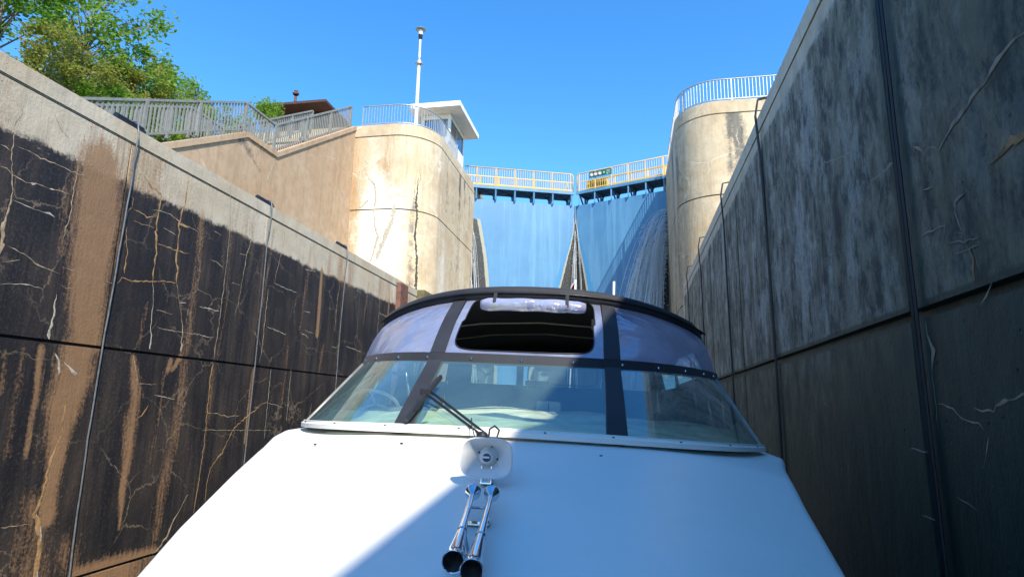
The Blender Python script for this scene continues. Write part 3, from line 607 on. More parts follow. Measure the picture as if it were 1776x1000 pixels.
# right chamber wall
def stainR(S, Z):
    z = Z-ZW; C = np.zeros(S.shape+(4,)); top = 4.12+.05*nz2(S, z, 1.7, 4)
    C[..., 0] = np.clip(.5+(top-z)*3.2, 0, 1)
    C[..., 0] = np.where(z < 4.0, .78+.22*nz2(S, z*1.0, 2.2, 31), C[..., 0])
    C[..., 1] = .10+.22*np.clip(nz2(S, z, 1.1, 6), 0, 1)*(S < 5.5)+.25*np.clip(1-np.hypot((S-3.9)/.8, (z-2.1)/.9), 0, 1)
    C[..., 1] += .55*np.clip(1-np.hypot((S-10.3)/1.2, (z+.2)/.7), 0, 1)
    return C
def concR():
    """right wall: slimy grey-green concrete; green algae thicken towards the water and the near, damp panel"""
    t = NT('concrete_right_damp'); co = t.coord(); st = t.coord((1.5, 1.5, .45))
    at = t.n('Attribute', attribute_name='stain'); sep = t.n('SeparateColor', {0: (at, 'Color')})
    big = t.noise(co, .55, 6, .6); mid = t.noise(t.coord((1, 1, .6)), 2.6, 9, .70, .15); fine = t.noise(co, 24, 9, .72); strk = t.noise(st, 2.6, 9, .76, .25); strf = t.noise(st, 7, 7, .7, .3)
    pale = t.mix(t.ramp(mid, [(.4, 0.0), (.65, 1.0)]), (.66, .57, .43), (.48, .40, .30))
    grey = t.ramp(strk, [(.34, (.08, .070, .052)), (.44, (.20, .175, .13)), (.56, (.40, .355, .275)), (.72, (.54, .49, .39))])
    pt = t.noise(t.coord((1, 1, .50)), 3.0, 10, .74, .15); pf = t.ramp(pt, [(.445, 0.0), (.485, .85), (.60, 1.0)])
    grey = t.mix(t.math('MULTIPLY', t.math('SUBTRACT', 1.0, pf), .72), grey, (.045, .040, .034))
    pp = t.noise(t.coord((1, 1, .55)), 1.7, 9, .78); grey = t.mix(t.math('MULTIPLY', t.ramp(pp, [(.51, 0.0), (.57, 1.0)]), .6), grey, (.72, .68, .60))
    grey = t.mix(t.math('MULTIPLY', t.ramp(fine, [(.45, 0.0), (.70, 1.0)]), .5), grey, (.07, .068, .07))
    grey = t.mix(t.math('MULTIPLY', t.ramp(strf, [(.56, 0.0), (.70, 1.0)]), .45), grey, (.035, .035, .04))
    md = t.n('MapRange', {'Value': t.math('ADD', (sep, 0), t.math('MULTIPLY', t.math('SUBTRACT', mid, .5), .5)), 'From Min': .40, 'From Max': .60})
    grey = t.mix(t.math('MULTIPLY', (at, 'Alpha'), 1.3, clamp=True), grey, t.mix(t.ramp(pt, [(.42, 0.0), (.58, 1.0)]), (.035, .04, .018), (.25, .22, .115)))
    c = t.mix(md, pale, grey)
    alg = t.n('MapRange', {'Value': t.math('ADD', (at, 'Alpha'), t.math('MULTIPLY', t.math('SUBTRACT', mid, .5), .55)), 'From Min': .30, 'From Max': .95})
    ag = t.ramp(strk, [(.35, (.008, .017, .011)), (.6, (.022, .044, .028)), (.75, (.05, .078, .048))])
    c = t.mix(t.math('MULTIPLY', alg, .97), c, ag)
    nb = t.math('ADD', t.math('MULTIPLY', mid, .6), t.math('MULTIPLY', fine, .4))
    mb = t.n('MapRange', {'Value': t.math('ADD', (sep, 1), t.math('MULTIPLY', t.math('SUBTRACT', nb, .5), 1.5)), 'From Min': .38, 'From Max': .8})
    c = t.mix(t.math('MULTIPLY', mb, .7), c, (.21, .175, .105))
    vo = t.n('TexVoronoi', {'Vector': co, 'Scale': 6.0, 'Randomness': 1.0}); pk = t.ramp(vo, [(.07, 1.0), (.10, 0.0)])
    pk = t.math('MULTIPLY', pk, t.ramp(t.noise(co, 1.1, 3), [(.48, 0.0), (.58, 1.0)])); c = t.mix(t.math('MULTIPLY', pk, .85), c, (.008, .008, .010))
    mid = t.math('MULTIPLY', t.math('ADD', mid, pt), .6); h = t.math('ADD', t.math('MULTIPLY', mid, .8), t.math('ADD', t.math('MULTIPLY', fine, .25), t.math('MULTIPLY', strk, .6))); h = t.math('SUBTRACT', h, pk)
    return t.done(t.bsdf(c, t.math('SUBTRACT', .78, t.math('MULTIPLY', alg, .25)), 0, h, .8, .035, Specular_IOR_Level=.45))
M['concRd'] = concR()
def stainR2(S, Z):
    C = stainR(S, Z); z = Z-ZW
    near = np.clip((7.5-S)/4.5, 0, 1); low = np.clip((.9-z)/2.2, 0, 1)
    C[..., 3] = np.clip(.16+.40*near+.32*(z < .74)+.9*low*(.35+.75*np.clip((11-S)/7, 0, 1))+.10*near*np.clip(z-2.5, 0, 1)+.08*nz2(S, z, 1.2, 12), 0, 1)*(z < 4.05)
    for c, wd in ((4.92, .20), (9.35, .10), (11.75, .07), (15.6, .07)): C[..., 3] = np.maximum(C[..., 3], np.clip(1.4-np.abs(S-c)/wd, 0, .85)*(z < 4.05))
    C[..., 3] = np.maximum(C[..., 3], np.clip(2.2-np.abs(z-.74)/.05, 0, 1.3))
    return C
wr = empty('chamber_wall', (RR, 5, 0), 'near chamber wall on the right in shade, grey blotched concrete with dark vertical joints', 'wall')
JR = [(4.98+.0, .10), (1.1, .08), (-2.8, .08), (9.35, .07), (11.75, .05), (15.6, .05), (19.4, .05)]
wall_sheet('wall_face', straight(RR, -14, PIERY, -1), -3.6, 4.33, .06, [(.74, .085)], JR, M['concRd'], wr, stainR2, depth=.055, flip=True, uneven=.008)
MB().box((RR+.07, -14, -3.6+ZW), (RR+1.25, PIERY+1.5, 4.30+ZW)).build('wall_core', M['concR'], wr)
coping('coping', [(RR, PIERY), (RR, -14), (RR+1.25, -14), (RR+1.25, PIERY)], 4.36, 4.64, M['concR'], wr)
veins('mineral_veins', RVEIN, wr, lambda s, z: Vector((RR, s, z)), (-1, 0, 0), 2, .78)

# stair wall (stepped top) behind the left coping
SX = -11.3
STOP = [(-14, 4.42), (9.0, 4.42), (15.5, 8.14), (17.1, 8.17), (22.6, 11.78)]
def stairtop(y): return np.interp(y, [p[0] for p in STOP], [p[1] for p in STOP])
ws = empty('stair_wall', (SX, 16, 4.3+ZW), 'tan retaining wall with zigzag sloping top carrying the stairs left of the pier', 'wall')
def stainS(S, Z):
    z = Z-ZW; C = np.zeros(S.shape+(4,)); t = stairtop(S)
    C[..., 0] = np.clip(.42-(t-z)*.28, 0, 1)*(S > 15)+.12*np.clip(nz2(S, z, 1.0, 41), 0, 1)
    C[..., 1] = .22+.36*np.clip(nz2(S, z, 1.2, 44), 0, 1)
    C[..., 0] += .22*np.clip(1-np.abs((z-4.6)-.56*(21.5-S)*.9)/.22, 0, 1)
    C[..., 2] = .20+.35*np.clip(nz2(S, z, 1.6, 43), 0, 1)+.5*np.clip(1-np.abs(S-19.5)/1.5, 0, 1)*np.clip(1-(z-5.2)/1.0, 0, 1)
    return C
def stair_face():
    ys = np.r_[np.arange(5, PIERY, .12), PIERY, 9.0, 15.5, 17.1]; ys = np.unique(np.round(ys, 3)); V = []; k = 70
    for y in ys:
        t = stairtop(y)
        for j in range(k): V.append((SX, y, ZW+4.2+(t-4.2)*j/(k-1)))
    V = np.array(V); n = len(ys); I = (np.arange(n-1)[:, None]*k+np.arange(k-1)[None, :]).ravel(); F = np.stack([I, I+1, I+k+1, I+k], 1)
    o = mesh('wall_face', V, F, M['concS'], ws); C = stainS(V[:, 1][:, None], V[:, 2][:, None]).reshape(-1, 4).astype(np.float32)
    at = o.data.attributes.new('stain', 'FLOAT_COLOR', 'POINT'); at.data.foreach_set('color', C.ravel())
stair_face()
mb = MB()
for (a, za), (b, zb) in zip(STOP[1:-1], STOP[2:]):     # coping slabs following the slope, and the wall thickness behind
    mb.hexa([(SX-.45, a, za-.16+ZW), (SX+.05, a, za-.16+ZW), (SX+.05, b, zb-.16+ZW), (SX-.45, b, zb-.16+ZW), (SX-.45, a, za+.02+ZW), (SX+.05, a, za+.02+ZW), (SX+.05, b, zb+.02+ZW), (SX-.45, b, zb+.02+ZW)])
mb.build('sloping_coping', M['concS'], ws)
mb = MB()
for (a, za), (b, zb) in zip(STOP[:-1], STOP[1:]):
    mb.hexa([(SX-.44, a, 3.5+ZW), (SX-.02, a, 3.5+ZW), (SX-.02, b, 3.5+ZW), (SX-.44, b, 3.5+ZW), (SX-.44, a, za-.17+ZW), (SX-.02, a, za-.17+ZW), (SX-.02, b, zb-.17+ZW), (SX-.44, b, zb-.17+ZW)])
mb.build('wall_core', M['concS'], ws)
veins('mineral_veins', SVEIN, ws, lambda s, z: Vector((SX, s, z)), (1, 0, 0), 3)
# stairs behind that wall
stp = empty('concrete_stairs', (SX-1.3, 9, 4.3+ZW), 'concrete steps climbing behind the zigzag railing to the upper level', 'stairs')
mb = MB()
for y0, z0, y1, z1 in ((9.0, 4.42, 15.5, 8.1), (17.1, 8.1, 22.6, 11.7)):
    n = int((z1-z0)/.17)
    for i in range(n):
        ya = y0+(y1-y0)*i/n; zb = z0+(z1-z0)*(i+1)/n; mb.box((SX-.46, ya, z0-.3+ZW), (SX-2.2, y1+.02*i/n, zb-.45+ZW))
mb.box((SX-.46, 15.52, 7+ZW), (SX-2.2, 17.08, 7.72+ZW))
mb.build('steps', M['concS'], stp)

# piers
def arc_path(x0, xc, y, rad, yend, side):
    """front face from x0 to the corner, a quarter turn, then along the chamber to yend; side=+1 turns to a chamber on the right (+x)"""
    P = []; s = 0.0; cx = xc-side*rad
    P.append((0, x0, y, 0, -1)); s = abs(cx-x0); P.append((s, cx, y, 0, -1))
    for i in range(1, 17):
        a = math.pi/2*i/16; P.append((s+rad*a, cx+side*rad*math.sin(a), y+rad-rad*math.cos(a), side*math.sin(a), -math.cos(a)))
    s += rad*math.pi/2; P.append((s+(yend-y-rad), xc, yend, side, 0)); return P
def pier(name, label, x0, xc, rad, side, stainfn, xback):
    e = empty(name, (xc-side*2, PIERY+3, 0), label, 'pier')
    path = arc_path(x0, xc, PIERY, rad, 34.0, side)
    wall_sheet('wall_face', path, -3.6, PIERZ-.56, .12, [(8.0, .05), (4.0, .04)], [], M['concP'], e, stainfn, depth=.04, flip=(side > 0))
    out = [(p[1], p[2]) for p in path]
    ins = [(p[1]-p[3]*.05, p[2]-p[4]*.05) for p in path]
    back = [(xback, 34.0), (xback, PIERY)]
    coping('coping', (out+back) if side > 0 else (out+back)[::-1], PIERZ-.53, PIERZ, M['concP'], e)
    coping('pier_core', (ins+[(xback, 34.0), (xback, PIERY+.05)]) if side > 0 else (ins+[(xback, 34.0), (xback, PIERY+.05)])[::-1], -3.6, PIERZ-.57, M['concP'], e)
    return e, path
def stainPL(S, Z):
    z = Z-ZW; C = np.zeros(S.shape+(4,))
    C[..., 0] = .13+.30*np.clip(nz2(S, z*.4, 3.0, 21), 0, 1)*np.clip((z-9.3)/1.5, 0, 1)+.30*np.clip((S-4.6)/.6, 0, 1)*np.clip(nz2(S, z*.1, 4.0, 22)+.5, 0, 1)
    C[..., 1] = .32+.36*np.clip(nz2(S, z, 1.3, 23)+.2, 0, 1)*(S < 4.5)
    C[..., 2] = .26+.5*np.clip(1-np.abs(S-1.2)/1.6, 0, 1)*np.clip((9.8-z)/2, 0, 1)+.3*np.clip(nz2(S, z, 1.4, 24), 0, 1)
    # seep down the face
    C[..., 0] = np.maximum(C[..., 0], .50*seg_dist(S, z, [(2.72, 9.6, .05), (2.78, 8.6, .16), (2.72, 7.6, .55), (2.75, 6.5, .45), (2.8, 4.0, .7)]))
    return C
pl, pathL = pier('lock_pier', 'sunlit pier with rounded corner on the left carrying the white booth', SX, L, 1.75, 1, stainPL, -20)
def ppt(path, s, z):
    P = np.array(path); return Vector((float(np.interp(s, P[:, 0], P[:, 1])), float(np.interp(s, P[:, 0], P[:, 2])), z))
veins('mineral_veins', PVEIN, pl, lambda x, z: ppt(pathL, x-SX, z), (.1, -1, 0), 4)
def stainPR(S, Z):
    z = Z-ZW; C = np.zeros(S.shape+(4,))
    d = np.exp(-((S-5.35)/.45)**2)
    C[..., 0] = .15+.52*d*np.clip(nz2(S, z*.3, 6.0, 51)+.75, 0, 1.3)*np.clip((z-4.5)/4, 0, 1)+.30*np.clip((S-6.3)/1.0, 0, 1)*np.clip(nz2(S, z*.1, 4, 52)+.5, 0, 1)+.2*np.clip(nz2(S, z, 1.5, 55), 0, 1)
    C[..., 1] = .26+.32*np.clip(nz2(S, z, 1.1, 53), 0, 1)
    C[..., 2] = .30+.35*np.clip(1-np.abs(S-3.9)/.8, 0, 1)+.2*np.clip(nz2(S, z, 1.2, 54), 0, 1)
    return C
pr, pathR = pier('lock_pier', 'sunlit pier with rounded corner on the right beside the spraying gate', RR+7.5, RR, 1.6, -1, stainPR, 14)

# seep stain below the fender, fender timber, mossy bracket
fd = empty('timber_fender', (L, 20.4, ZW+1.2), 'rust brown timber fender upright on the left wall just before the pier', 'fender')
mb = MB(); mb.hexa([(L+.004, 19.75, ZW-2.5), (L+.20, 19.85, ZW-2.5), (L+.20, 20.75, ZW-2.5), (L+.004, 20.9, ZW-2.5), (L+.004, 19.75, ZW+4.28), (L+.14, 19.85, ZW+4.28), (L+.14, 20.55, ZW+4.28), (L+.004, 20.7, ZW+4.28)])
mb.build('timber', M['rust'], fd)
for zz in (3.2, 1.2): MB().box((L+.15, 19.9, ZW+zz), (L+.24, 20.6, ZW+zz+.08)).build('strap', M['black'], fd)
fd2 = empty('timber_beam', (L, 22.6, ZW+1.2), 'mossy squared timber capping the end of the left wall below the pier seep', 'beam')
MB().box((L+.004, 21.9, ZW+4.0), (L+.30, 23.6, ZW+4.42), bev=.02).build('cap_timber', M['moss'], fd2)
MB().box((L+.004, 21.95, ZW-2.0), (L+.22, 22.5, ZW+3.99), bev=.02).build('post_timber', M['moss'], fd2)

# ------------------------------------------------------------ mooring cables
def cable(x, y, side, zt, zb, label, group, mat, twin=False, wob=.0, r=.013, arch=.05):
    e = empty('mooring_cable', (x, y, ZW+zt), label, 'cable', group); rnd = random.Random(int(y*100))
    for k in ((-1, 1) if twin else (0,)):
        yy = y+k*.024; off = side*.035
        pts = [(x-side*.35, yy, ZW+zt+.05), (x-side*.12, yy, ZW+zt+.10+arch*.35), (x+side*.05, yy, ZW+zt+.07+arch*.35), (x+side*.10, yy, ZW+zt-.14), (x+side*.08, yy, ZW+zt-.55)]
        n = 26
        for i in range(1, n+1):
            t = i/n; pts.append((x+off+side*.03*(1-t)*math.cos(t*3), yy+wob*math.sin(t*5+y)+rnd.uniform(-.006, .006), ZW+zt-.55+(zb-zt+.55)*t))
        MB().tube(pts, r, 8).build('cable', mat, e, smooth=True)
    mb = MB(); mb.box((x-side*.05, y-.30, ZW+zt-.02), (x-side*.45, y+.30, ZW+zt+.07), bev=.015)
    mb.tube([(x-side*.12, y-.28, ZW+zt+.09), (x-side*.12, y+.28, ZW+zt+.09)], .05, 10); mb.build('anchor_plate', M['rub'] if side < 0 else M['black'], e, smooth=False)
gl_ = 'mooring cables hanging down the left chamber wall'
for y, t in ((7.97, 'pale grey cable hanging nearest on the left wall beside the ochre patch'), (11.85, 'grey cable hanging down the left wall, the middle of three there'), (15.7, 'thin grey cable on the left wall, farthest of three and nearest the boat canopy')):
    cable(L, y, 1, 4.42, -2.9, t, gl_, M['cable_l'], wob=.03)
gr_ = 'mooring cables hanging down the right chamber wall'
for y, t, zt in ((4.84, 'black double cable nearest on the right wall, beside the wide dark joint', 4.64), (9.2, 'black double cable with a looped top on the right wall, second nearest', 4.64), (12.8, 'thin black cable on the right wall with a small block at its top, third nearest', 4.64), (17.0, 'thin cable on the right wall with a bent top, second farthest', 4.64), (20.5, 'short looking thin cable at the far end of the right wall, the farthest', 4.64)):
    cable(RR, y, -1, zt, -2.9, t, gr_, M['rub'], twin=y < 12, wob=.04 if y > 6 else .02, arch=.18 if 9 < y else .12, r=.013 if y < 12 else .017)

# ------------------------------------------------------------ railings
def railing(name, pts, label, hgt=.95, mat=None, nper=.13, post=1.9, rr=.028, pr_=.012, postw=.05, flat=False, group=None, mid=False):
    """pts: base polyline; round top rail, posts, one mesh of pickets per run"""
    mat = mat or M['galv']; pts = [Vector(p) for p in pts]; e = empty(name, tuple(pts[0]), label, 'railing', group)
    Lc = [0]
    for a, b in zip(pts[:-1], pts[1:]): Lc.append(Lc[-1]+(b-a).length)
    def at(s):
        for i in range(len(pts)-1):
            if s <= Lc[i+1]+1e-6: return pts[i].lerp(pts[i+1], (s-Lc[i])/(Lc[i+1]-Lc[i]+1e-9))
        return pts[-1]
    up = Vector((0, 0, 1)); mb = MB()
    if flat:
        for a, b in zip(pts[:-1], pts[1:]): mb.bar(a+up*hgt, b+up*hgt, .07, .06)
    else: mb.tube([p+up*hgt for p in pts], rr, 8)
    mb.build('top_rail', mat, e, smooth=not flat)
    mb = MB()
    for a, b in zip(pts[:-1], pts[1:]): mb.bar(a+up*.10, b+up*.10, .03, .035)
    mb.build('bottom_rail', mat, e)
    n = max(1, round(Lc[-1]/post)); ps = [Lc[-1]*i/n for i in range(n+1)]
    if flat: ps = sorted(set([round(v, 3) for v in ps if min(abs(v-c) for c in Lc) > .6]+[round(c, 3) for c in Lc]))
    for s in ps:
        p = at(s); MB().box((p.x-postw/2, p.y-postw/2, p.z-.05), (p.x+postw/2, p.y+postw/2, p.z+hgt-.01)).build('post', mat, e)
    mb = MB(); k = int(Lc[-1]/nper)
    for i in range(1, k):
        s = Lc[-1]*i/k
        if min(abs(s-q) for q in ps) < .05: continue
        p = at(s); mb.bar(p+up*.10, p+up*(hgt-.02), pr_*2, pr_*2) if not flat else mb.box((p.x-.012, p.y-.022, p.z+.1), (p.x+.012, p.y+.022, p.z+hgt-.02))
    mb.build('pickets', mat, e)
    return e
railing('stair_railing', [(SX-.15, 8.2, ZW+4.42), (SX-.15, 15.5, ZW+8.16), (SX-.15, 17.1, ZW+8.19), (SX-.15, 22.35, ZW+11.62)], 'grey picket railing zigzagging up along the stair wall, nearest of the stair railings', .98, M['galv_warm'], .15, 1.9, flat=True, postw=.09)
railing('stair_railing', [(SX-2.1, 8.2, ZW+4.5), (SX-2.1, 15.5, ZW+8.16), (SX-2.1, 17.1, ZW+8.19), (SX-2.1, 22.6, ZW+11.7)], 'second grey picket railing behind the first one, on the far side of the stairs', .98, M['galv_warm'], .15, 1.9, flat=True, postw=.08)
def offpath(path, d, s0, s1, n):
    P = np.array(path); o = []
    for s in np.linspace(s0, s1, n):
        x, y, nx, ny = (float(np.interp(s, P[:, 0], P[:, i])) for i in (1, 2, 3, 4)); o.append((x-nx*d, y-ny*d, ZW+PIERZ))
    return o
railing('pier_railing', offpath(pathL, .12, .25, 7.0, 26), 'curved galvanised railing on the left pier beside the lamp post and booth', .93)
railing('pier_railing', offpath(pathR, .10, 1.4, 13.7, 44), 'curved galvanised railing on top of the right pier', .93)
# ------------------------------------------------------------ lock gate leaves
AP = (-2.62, 31.95); LH = (-8.1, 30.0); RH = (2.35, 30.0); GZ = 11.0; WZ = 11.72
def leaf(h, label, left):
    hv = Vector((h[0], h[1], 0)); av = Vector((AP[0]+(-.012 if left else .012), AP[1], 0)); d = (av-hv); Ln = d.length; d.normalize()
    n = Vector((d.y, -d.x, 0)); n = n if n.y < 0 else -n
    e = empty('lock_gate', (h[0], h[1], ZW), label, 'gate', 'pair of blue mitre gate leaves')
    path = [(0, h[0], h[1], n.x, n.y), (Ln, av.x, av.y, n.x, n.y)]
    def st(S, Z):
        z = Z-ZW; C = np.zeros(S.shape+(4,)); t = np.clip((10.75-z)/4.6, 0, 2); s = Ln-S; wob = .05*nz2(S*0, z, 3.0, 61)
        wd = np.where(t < .22, .05+.1*t, .072+.80*(np.clip(t-.22, 0, 2)/.78)**1.25)*(1.0 if left else .74)+wob*t
        C[..., 0] = .5+(wd-s)*9; C[..., 1] = np.where(t > .1, .5+(wd+.04+.06*t+wob*.5-s)*9, 0); C[..., 2] = np.where(t > .15, .5+(wd+.06+.34*t+wob-s)*2.6, 0)
        q = S-(.2 if left else .23); t2 = np.clip((9.9-z)/3.9, 0, 2)
        w2 = (.20+.62*t2**.8)*(t2 > 0) if left else (.10+.95*np.clip(t2-.42, 0, 2)**.7)*(t2 > 0)
        C[..., 0] = np.maximum(C[..., 0], np.where(t2 > 0, .5+((w2 if left else w2*.9)+wob-q)*7, 0)); C[..., 1] = np.maximum(C[..., 1], np.where(t2 > 0, .5+(w2+(.18 if left else .03)+wob-q)*8, 0)*(1.0 if left else .6)); 
        C[..., 2] = np.maximum(C[..., 2], np.where(t2 > 0, .5+(w2+.25+wob-q)*2.6, 0))
        return np.clip(C, 0, 1)
    wall_sheet('skin_plate', path, -3.5, GZ, .085, [], [], M['gate'], e, st, depth=.0, flip=left)
    mb = MB(); bk = -n
    P = [hv+bk*.03, av+bk*.03, av+bk*.55, hv+bk*.55]
    mb.hexa([(p.x, p.y, ZW-3.5) for p in P]+[(p.x, p.y, ZW+GZ-.004) for p in P]); mb.build('leaf_frame', M['bluedark'], e)
    # walkway
    sdir = d; f0 = .15 if left else .15
    def pt(s, off, z): p = hv+sdir*s+bk*off; return Vector((p.x, p.y, ZW+z))
    s0, s1 = -.25, Ln-.10
    mb = MB(); mb.hexa([tuple(pt(s, o, z)) for z in (WZ-.06, WZ) for s, o in ((s0, -.12), (s1, -.12), (s1, 1.15), (s0, 1.15))]); mb.build('walkway_deck', M['bluedark'], e)
    mb = MB(); mb.hexa([tuple(pt(s, o, z)) for z in (WZ-.13, WZ+.03) for s, o in ((s0, -.17), (s1, -.17), (s1, -.123), (s0, -.123))]); mb.build('edge_channel', M['gate'], e)
    nb = 6
    for i in range(nb):
        s = .32+(Ln-.55)*i/(nb-1)
        b = MB().bar(pt(s, -.09, GZ), pt(s, -.09, WZ-.06), .11, .07, up=(1, 0, 0)).build('support_post', M['gate'], e)
        MB().bar(pt(s, -.05, WZ-.10), pt(s, 1.1, WZ-.10), .07, .07).bar(pt(s, .05, WZ-.12), pt(s, .75, GZ-.12), .07, .07).bar(pt(s, 1.05, WZ-.1), pt(s, .75, GZ-.12), .07, .07).bar(pt(s, .75, GZ-.22), pt(s, .75, WZ-.1), .12, .1, up=(1, 0, 0)).build('brace', M['bluedark'], b)
    for i in range(nb-1):
        s = .32+(Ln-.55)*i/(nb-1); s2 = .32+(Ln-.55)*(i+1)/(nb-1)
        MB().bar(pt(s, 0, WZ-.09), pt(s2, 1.1, WZ-.09), .05, .03).bar(pt(s2, 0, WZ-.095), pt(s, 1.1, WZ-.095), .05, .03).build('cross_brace', M['bluedark'], e)
    # railing, front and rear
    for off, nm in ((-.14, 'front_railing'), (1.12, 'rear_railing')):
        H = 1.05; mb = MB(); r0, r1 = s0-.1, s1-.06
        mb.tube([pt(r0, off, WZ+H), pt(r1-.12, off, WZ+H), pt(r1-.03, off, WZ+H-.05), pt(r1, off, WZ+H-.16), pt(r1, off, WZ+.02)], .032, 8)
        rl = mb.build(nm, M['cream'], e, smooth=True)
        MB().bar(pt(r0, off, WZ+.55), pt(r1, off, WZ+.55), .035, .045).bar(pt(r0, off, WZ+.10), pt(r1, off, WZ+.10), .03, .05).build('mid_rail', M['yellow'], rl)
        for i in range(nb):
            s = .32+(Ln-.62)*i/(nb-1)+(.0 if off < 0 else .3)
            if s > r1: continue
            MB().bar(pt(s, off, WZ), pt(s, off, WZ+H), .055, .055, up=(1, 0, 0)).build('rail_post', M['cream' if off < 0 else 'yellow'], rl)
        mb = MB(); k = int((r1-r0)/.125)
        for i in range(1, k): s = r0+(r1-r0)*i/k; mb.bar(pt(s, off, WZ+.1), pt(s, off, WZ+H-.02), .02, .02, up=(1, 0, 0))
        mb.build('pickets', M['cream'], rl)
    return pt, Ln, n
leaf(LH, 'blue mitre gate leaf on the left with its yellow railed walkway', True)
ptR, LnR, nR = leaf(RH, 'blue mitre gate leaf on the right, crossed by the pier shadow', False)
# sign and cabinet on the right walkway
def onleaf(px, py):   # gate coordinates: distance from the mitre
    return LnR-px
sg = empty('sign', tuple(ptR(LnR-1.55, -.2, WZ+.8)), 'long dark green sign with white round symbols on the gate walkway railing', 'sign')
q = lambda s, z, o=-.20: tuple(ptR(LnR-s, o, z))
def panel(s0, s1, z0, z1, o0, o1): return [q(s, z, o) for z in (z0, z1) for s, o in ((s0, o0), (s1, o0), (s1, o1), (s0, o1))]
MB().hexa(panel(.92, 2.22, WZ+.66, WZ+.98, -.215, -.19)).build('board', M['green'], sg)
for i, s in enumerate((1.07, 1.31, 1.55)):
    mb = MB(); c = Vector(q(s, WZ+.82, -.218)); dk = MB().lathe([(0.001, .004), (.10, .004), (.10, 0)], c, nR, 20).build('round_symbol', M['wsign'], sg)
    mb.lathe([(.072, .006), (.072, .009), (.088, .009), (.088, .006)], c, nR, 20); sd = (Vector(q(s+1, 0))-Vector(q(s, 0))).normalized(); a = c+nR*.008
    mb.bar(a+sd*.055+Vector((0, 0, .055)), a-sd*.055-Vector((0, 0, .055)), .02, .004); mb.build('prohibition_mark', M['signred'], dk)
c = Vector(q(1.80, WZ+.82, -.218)); mb = MB(); sd = (Vector(q(2, 0))-Vector(q(1, 0))).normalized()
lf = []
for k in range(22):
    r = (.085 if k % 2 == 0 else .045)*(1 if k not in (10, 12) else .8); a = 2*math.pi*k/22; lf.append(tuple(c+nR*.006+sd*r*math.sin(a)+Vector((0, 0, r*math.cos(a)))))
mb.add(lf, [tuple(range(22))]); mb.build('leaf_emblem', paint('emblem_green', (.25, .50, .38), .4), sg)
mb = MB()
for z, e1 in ((.90, 2.17), (.84, 2.12), (.76, 2.17), (.71, 2.05)): mb.hexa(panel(1.93, e1, WZ+z-.012, WZ+z+.012, -.222, -.218))
mb.build('text_lines', paint('text_pale', (.45, .62, .50), .4), sg)
cb = empty('cabinet', tuple(ptR(LnR-1.2, .5, WZ)), 'yellow slotted cabinet standing on the gate walkway under the green sign', 'cabinet')
MB().hexa(panel(.62, 1.75, WZ+.02, WZ+.60, .12, .5)).build('cabinet_body', M['yellow'], cb)
mb = MB()
for i in range(12):
    s = .86+i*.068; mb.hexa(panel(s, s+.034, WZ+.08, WZ+.52, .112, .119))
mb.build('slots', M['black'], cb)

# ------------------------------------------------------------ leaking water at the gate
def leaks():
    r = random.Random(5); mb = MB()
    def strand(p, v, T, r0, r1, n=10):
        pts = [(p[0]+v[0]*t, p[1]+v[1]*t, p[2]+v[2]*t-4.9*t*t) for t in [T*i/n for i in range(n+1)]]
        rs = [r0+(r1-r0)*i/n for i in range(n+1)]; rs = [x*r.uniform(.6, 1.4) for x in rs]; rs[-1] *= .2
        mb.tube(pts, rs, 4, cap=False); return pts
    def drops(pts, k, spr, sz):
        for _ in range(k):
            p = Vector(r.choice(pts[len(pts)//3:]))+Vector((r.gauss(0, spr), r.gauss(0, spr*.6), r.gauss(0, spr*1.2))); s = sz*r.uniform(.5, 1.5)
            mb.add([p+Vector(o) for o in ((s, 0, 0), (0, s, 0), (-s, 0, 0), (0, -s, 0), (0, 0, s*2.4), (0, 0, -s*2.4))], [(0, 1, 4), (1, 2, 4), (2, 3, 4), (3, 0, 4), (1, 0, 5), (2, 1, 5), (3, 2, 5), (0, 3, 5)])
    for i in range(170):
        z = 9.95-2.6*r.random(); fr = (9.95-z)/6.0
        pw = 1.0-.45*fr
        pts = strand((2.09, 29.92-r.random()*.12, ZW+z), (-(.45+2.1*r.random())*pw, -r.uniform(.02, .9), r.uniform(-.1, .9)), min(1.5, math.sqrt((z+1)/4.9)), .006, r.uniform(.008, .02), 12)
        drops(pts, 60, .12, .012)
    for i in range(28):      # between the two leaves
        z = r.uniform(5.0, 10.6); pts = strand((AP[0]+r.gauss(0, .02), AP[1]-.06, ZW+z), (r.gauss(0, .16), -r.uniform(.05, .5), 0), 1.0, .004, .012, 10); drops(pts, 8, .05, .010)
    for i in range(22):      # left quoin
        z = r.uniform(4.5, 9.6); pts = strand((L-.02, 29.9, ZW+z), (r.uniform(.1, .75), -r.uniform(.05, .4), .1), 1.05, .005, .012, 10); drops(pts, 6, .05, .010)
    tag(mb.build('leaking_water', M['spray'], smooth=True), 'white water spraying from the gate edges and the joint between the leaves', 'water', kind='stuff')
leaks()

# ------------------------------------------------------------ control booth, lamp post, roofed building
bt = empty('control_booth', (-8.9, 27.3, ZW+PIERZ), 'small white control booth with flat overhanging roof on the left pier', 'booth')
PZ = ZW+PIERZ; bx0, bx1, by0, by1 = -9.62, -8.16, 26.1, 28.6; bt_top = ZW+13.95
mb = MB(); mb.box((bx0, by0, PZ), (bx1, by1, PZ+.95)); mb.build('lower_wall', M['white'], bt)
for x, y in ((bx0+.06, by0+.06), (bx1-.06, by0+.06), (bx0+.06, by1-.06), (bx1-.06, by1-.06)):
    MB().box((x-.065, y-.065, PZ+.953), (x+.065, y+.065, bt_top)).build('corner_post', M['white'], bt)
MB().box((bx0+.13, by0+.02, PZ+1.90), (bx1-.13, by0+.10, bt_top)).box((bx1-.10, by0+.13, PZ+1.93), (bx1-.02, by1-.13, bt_top)).build('upper_wall', M['white'], bt)
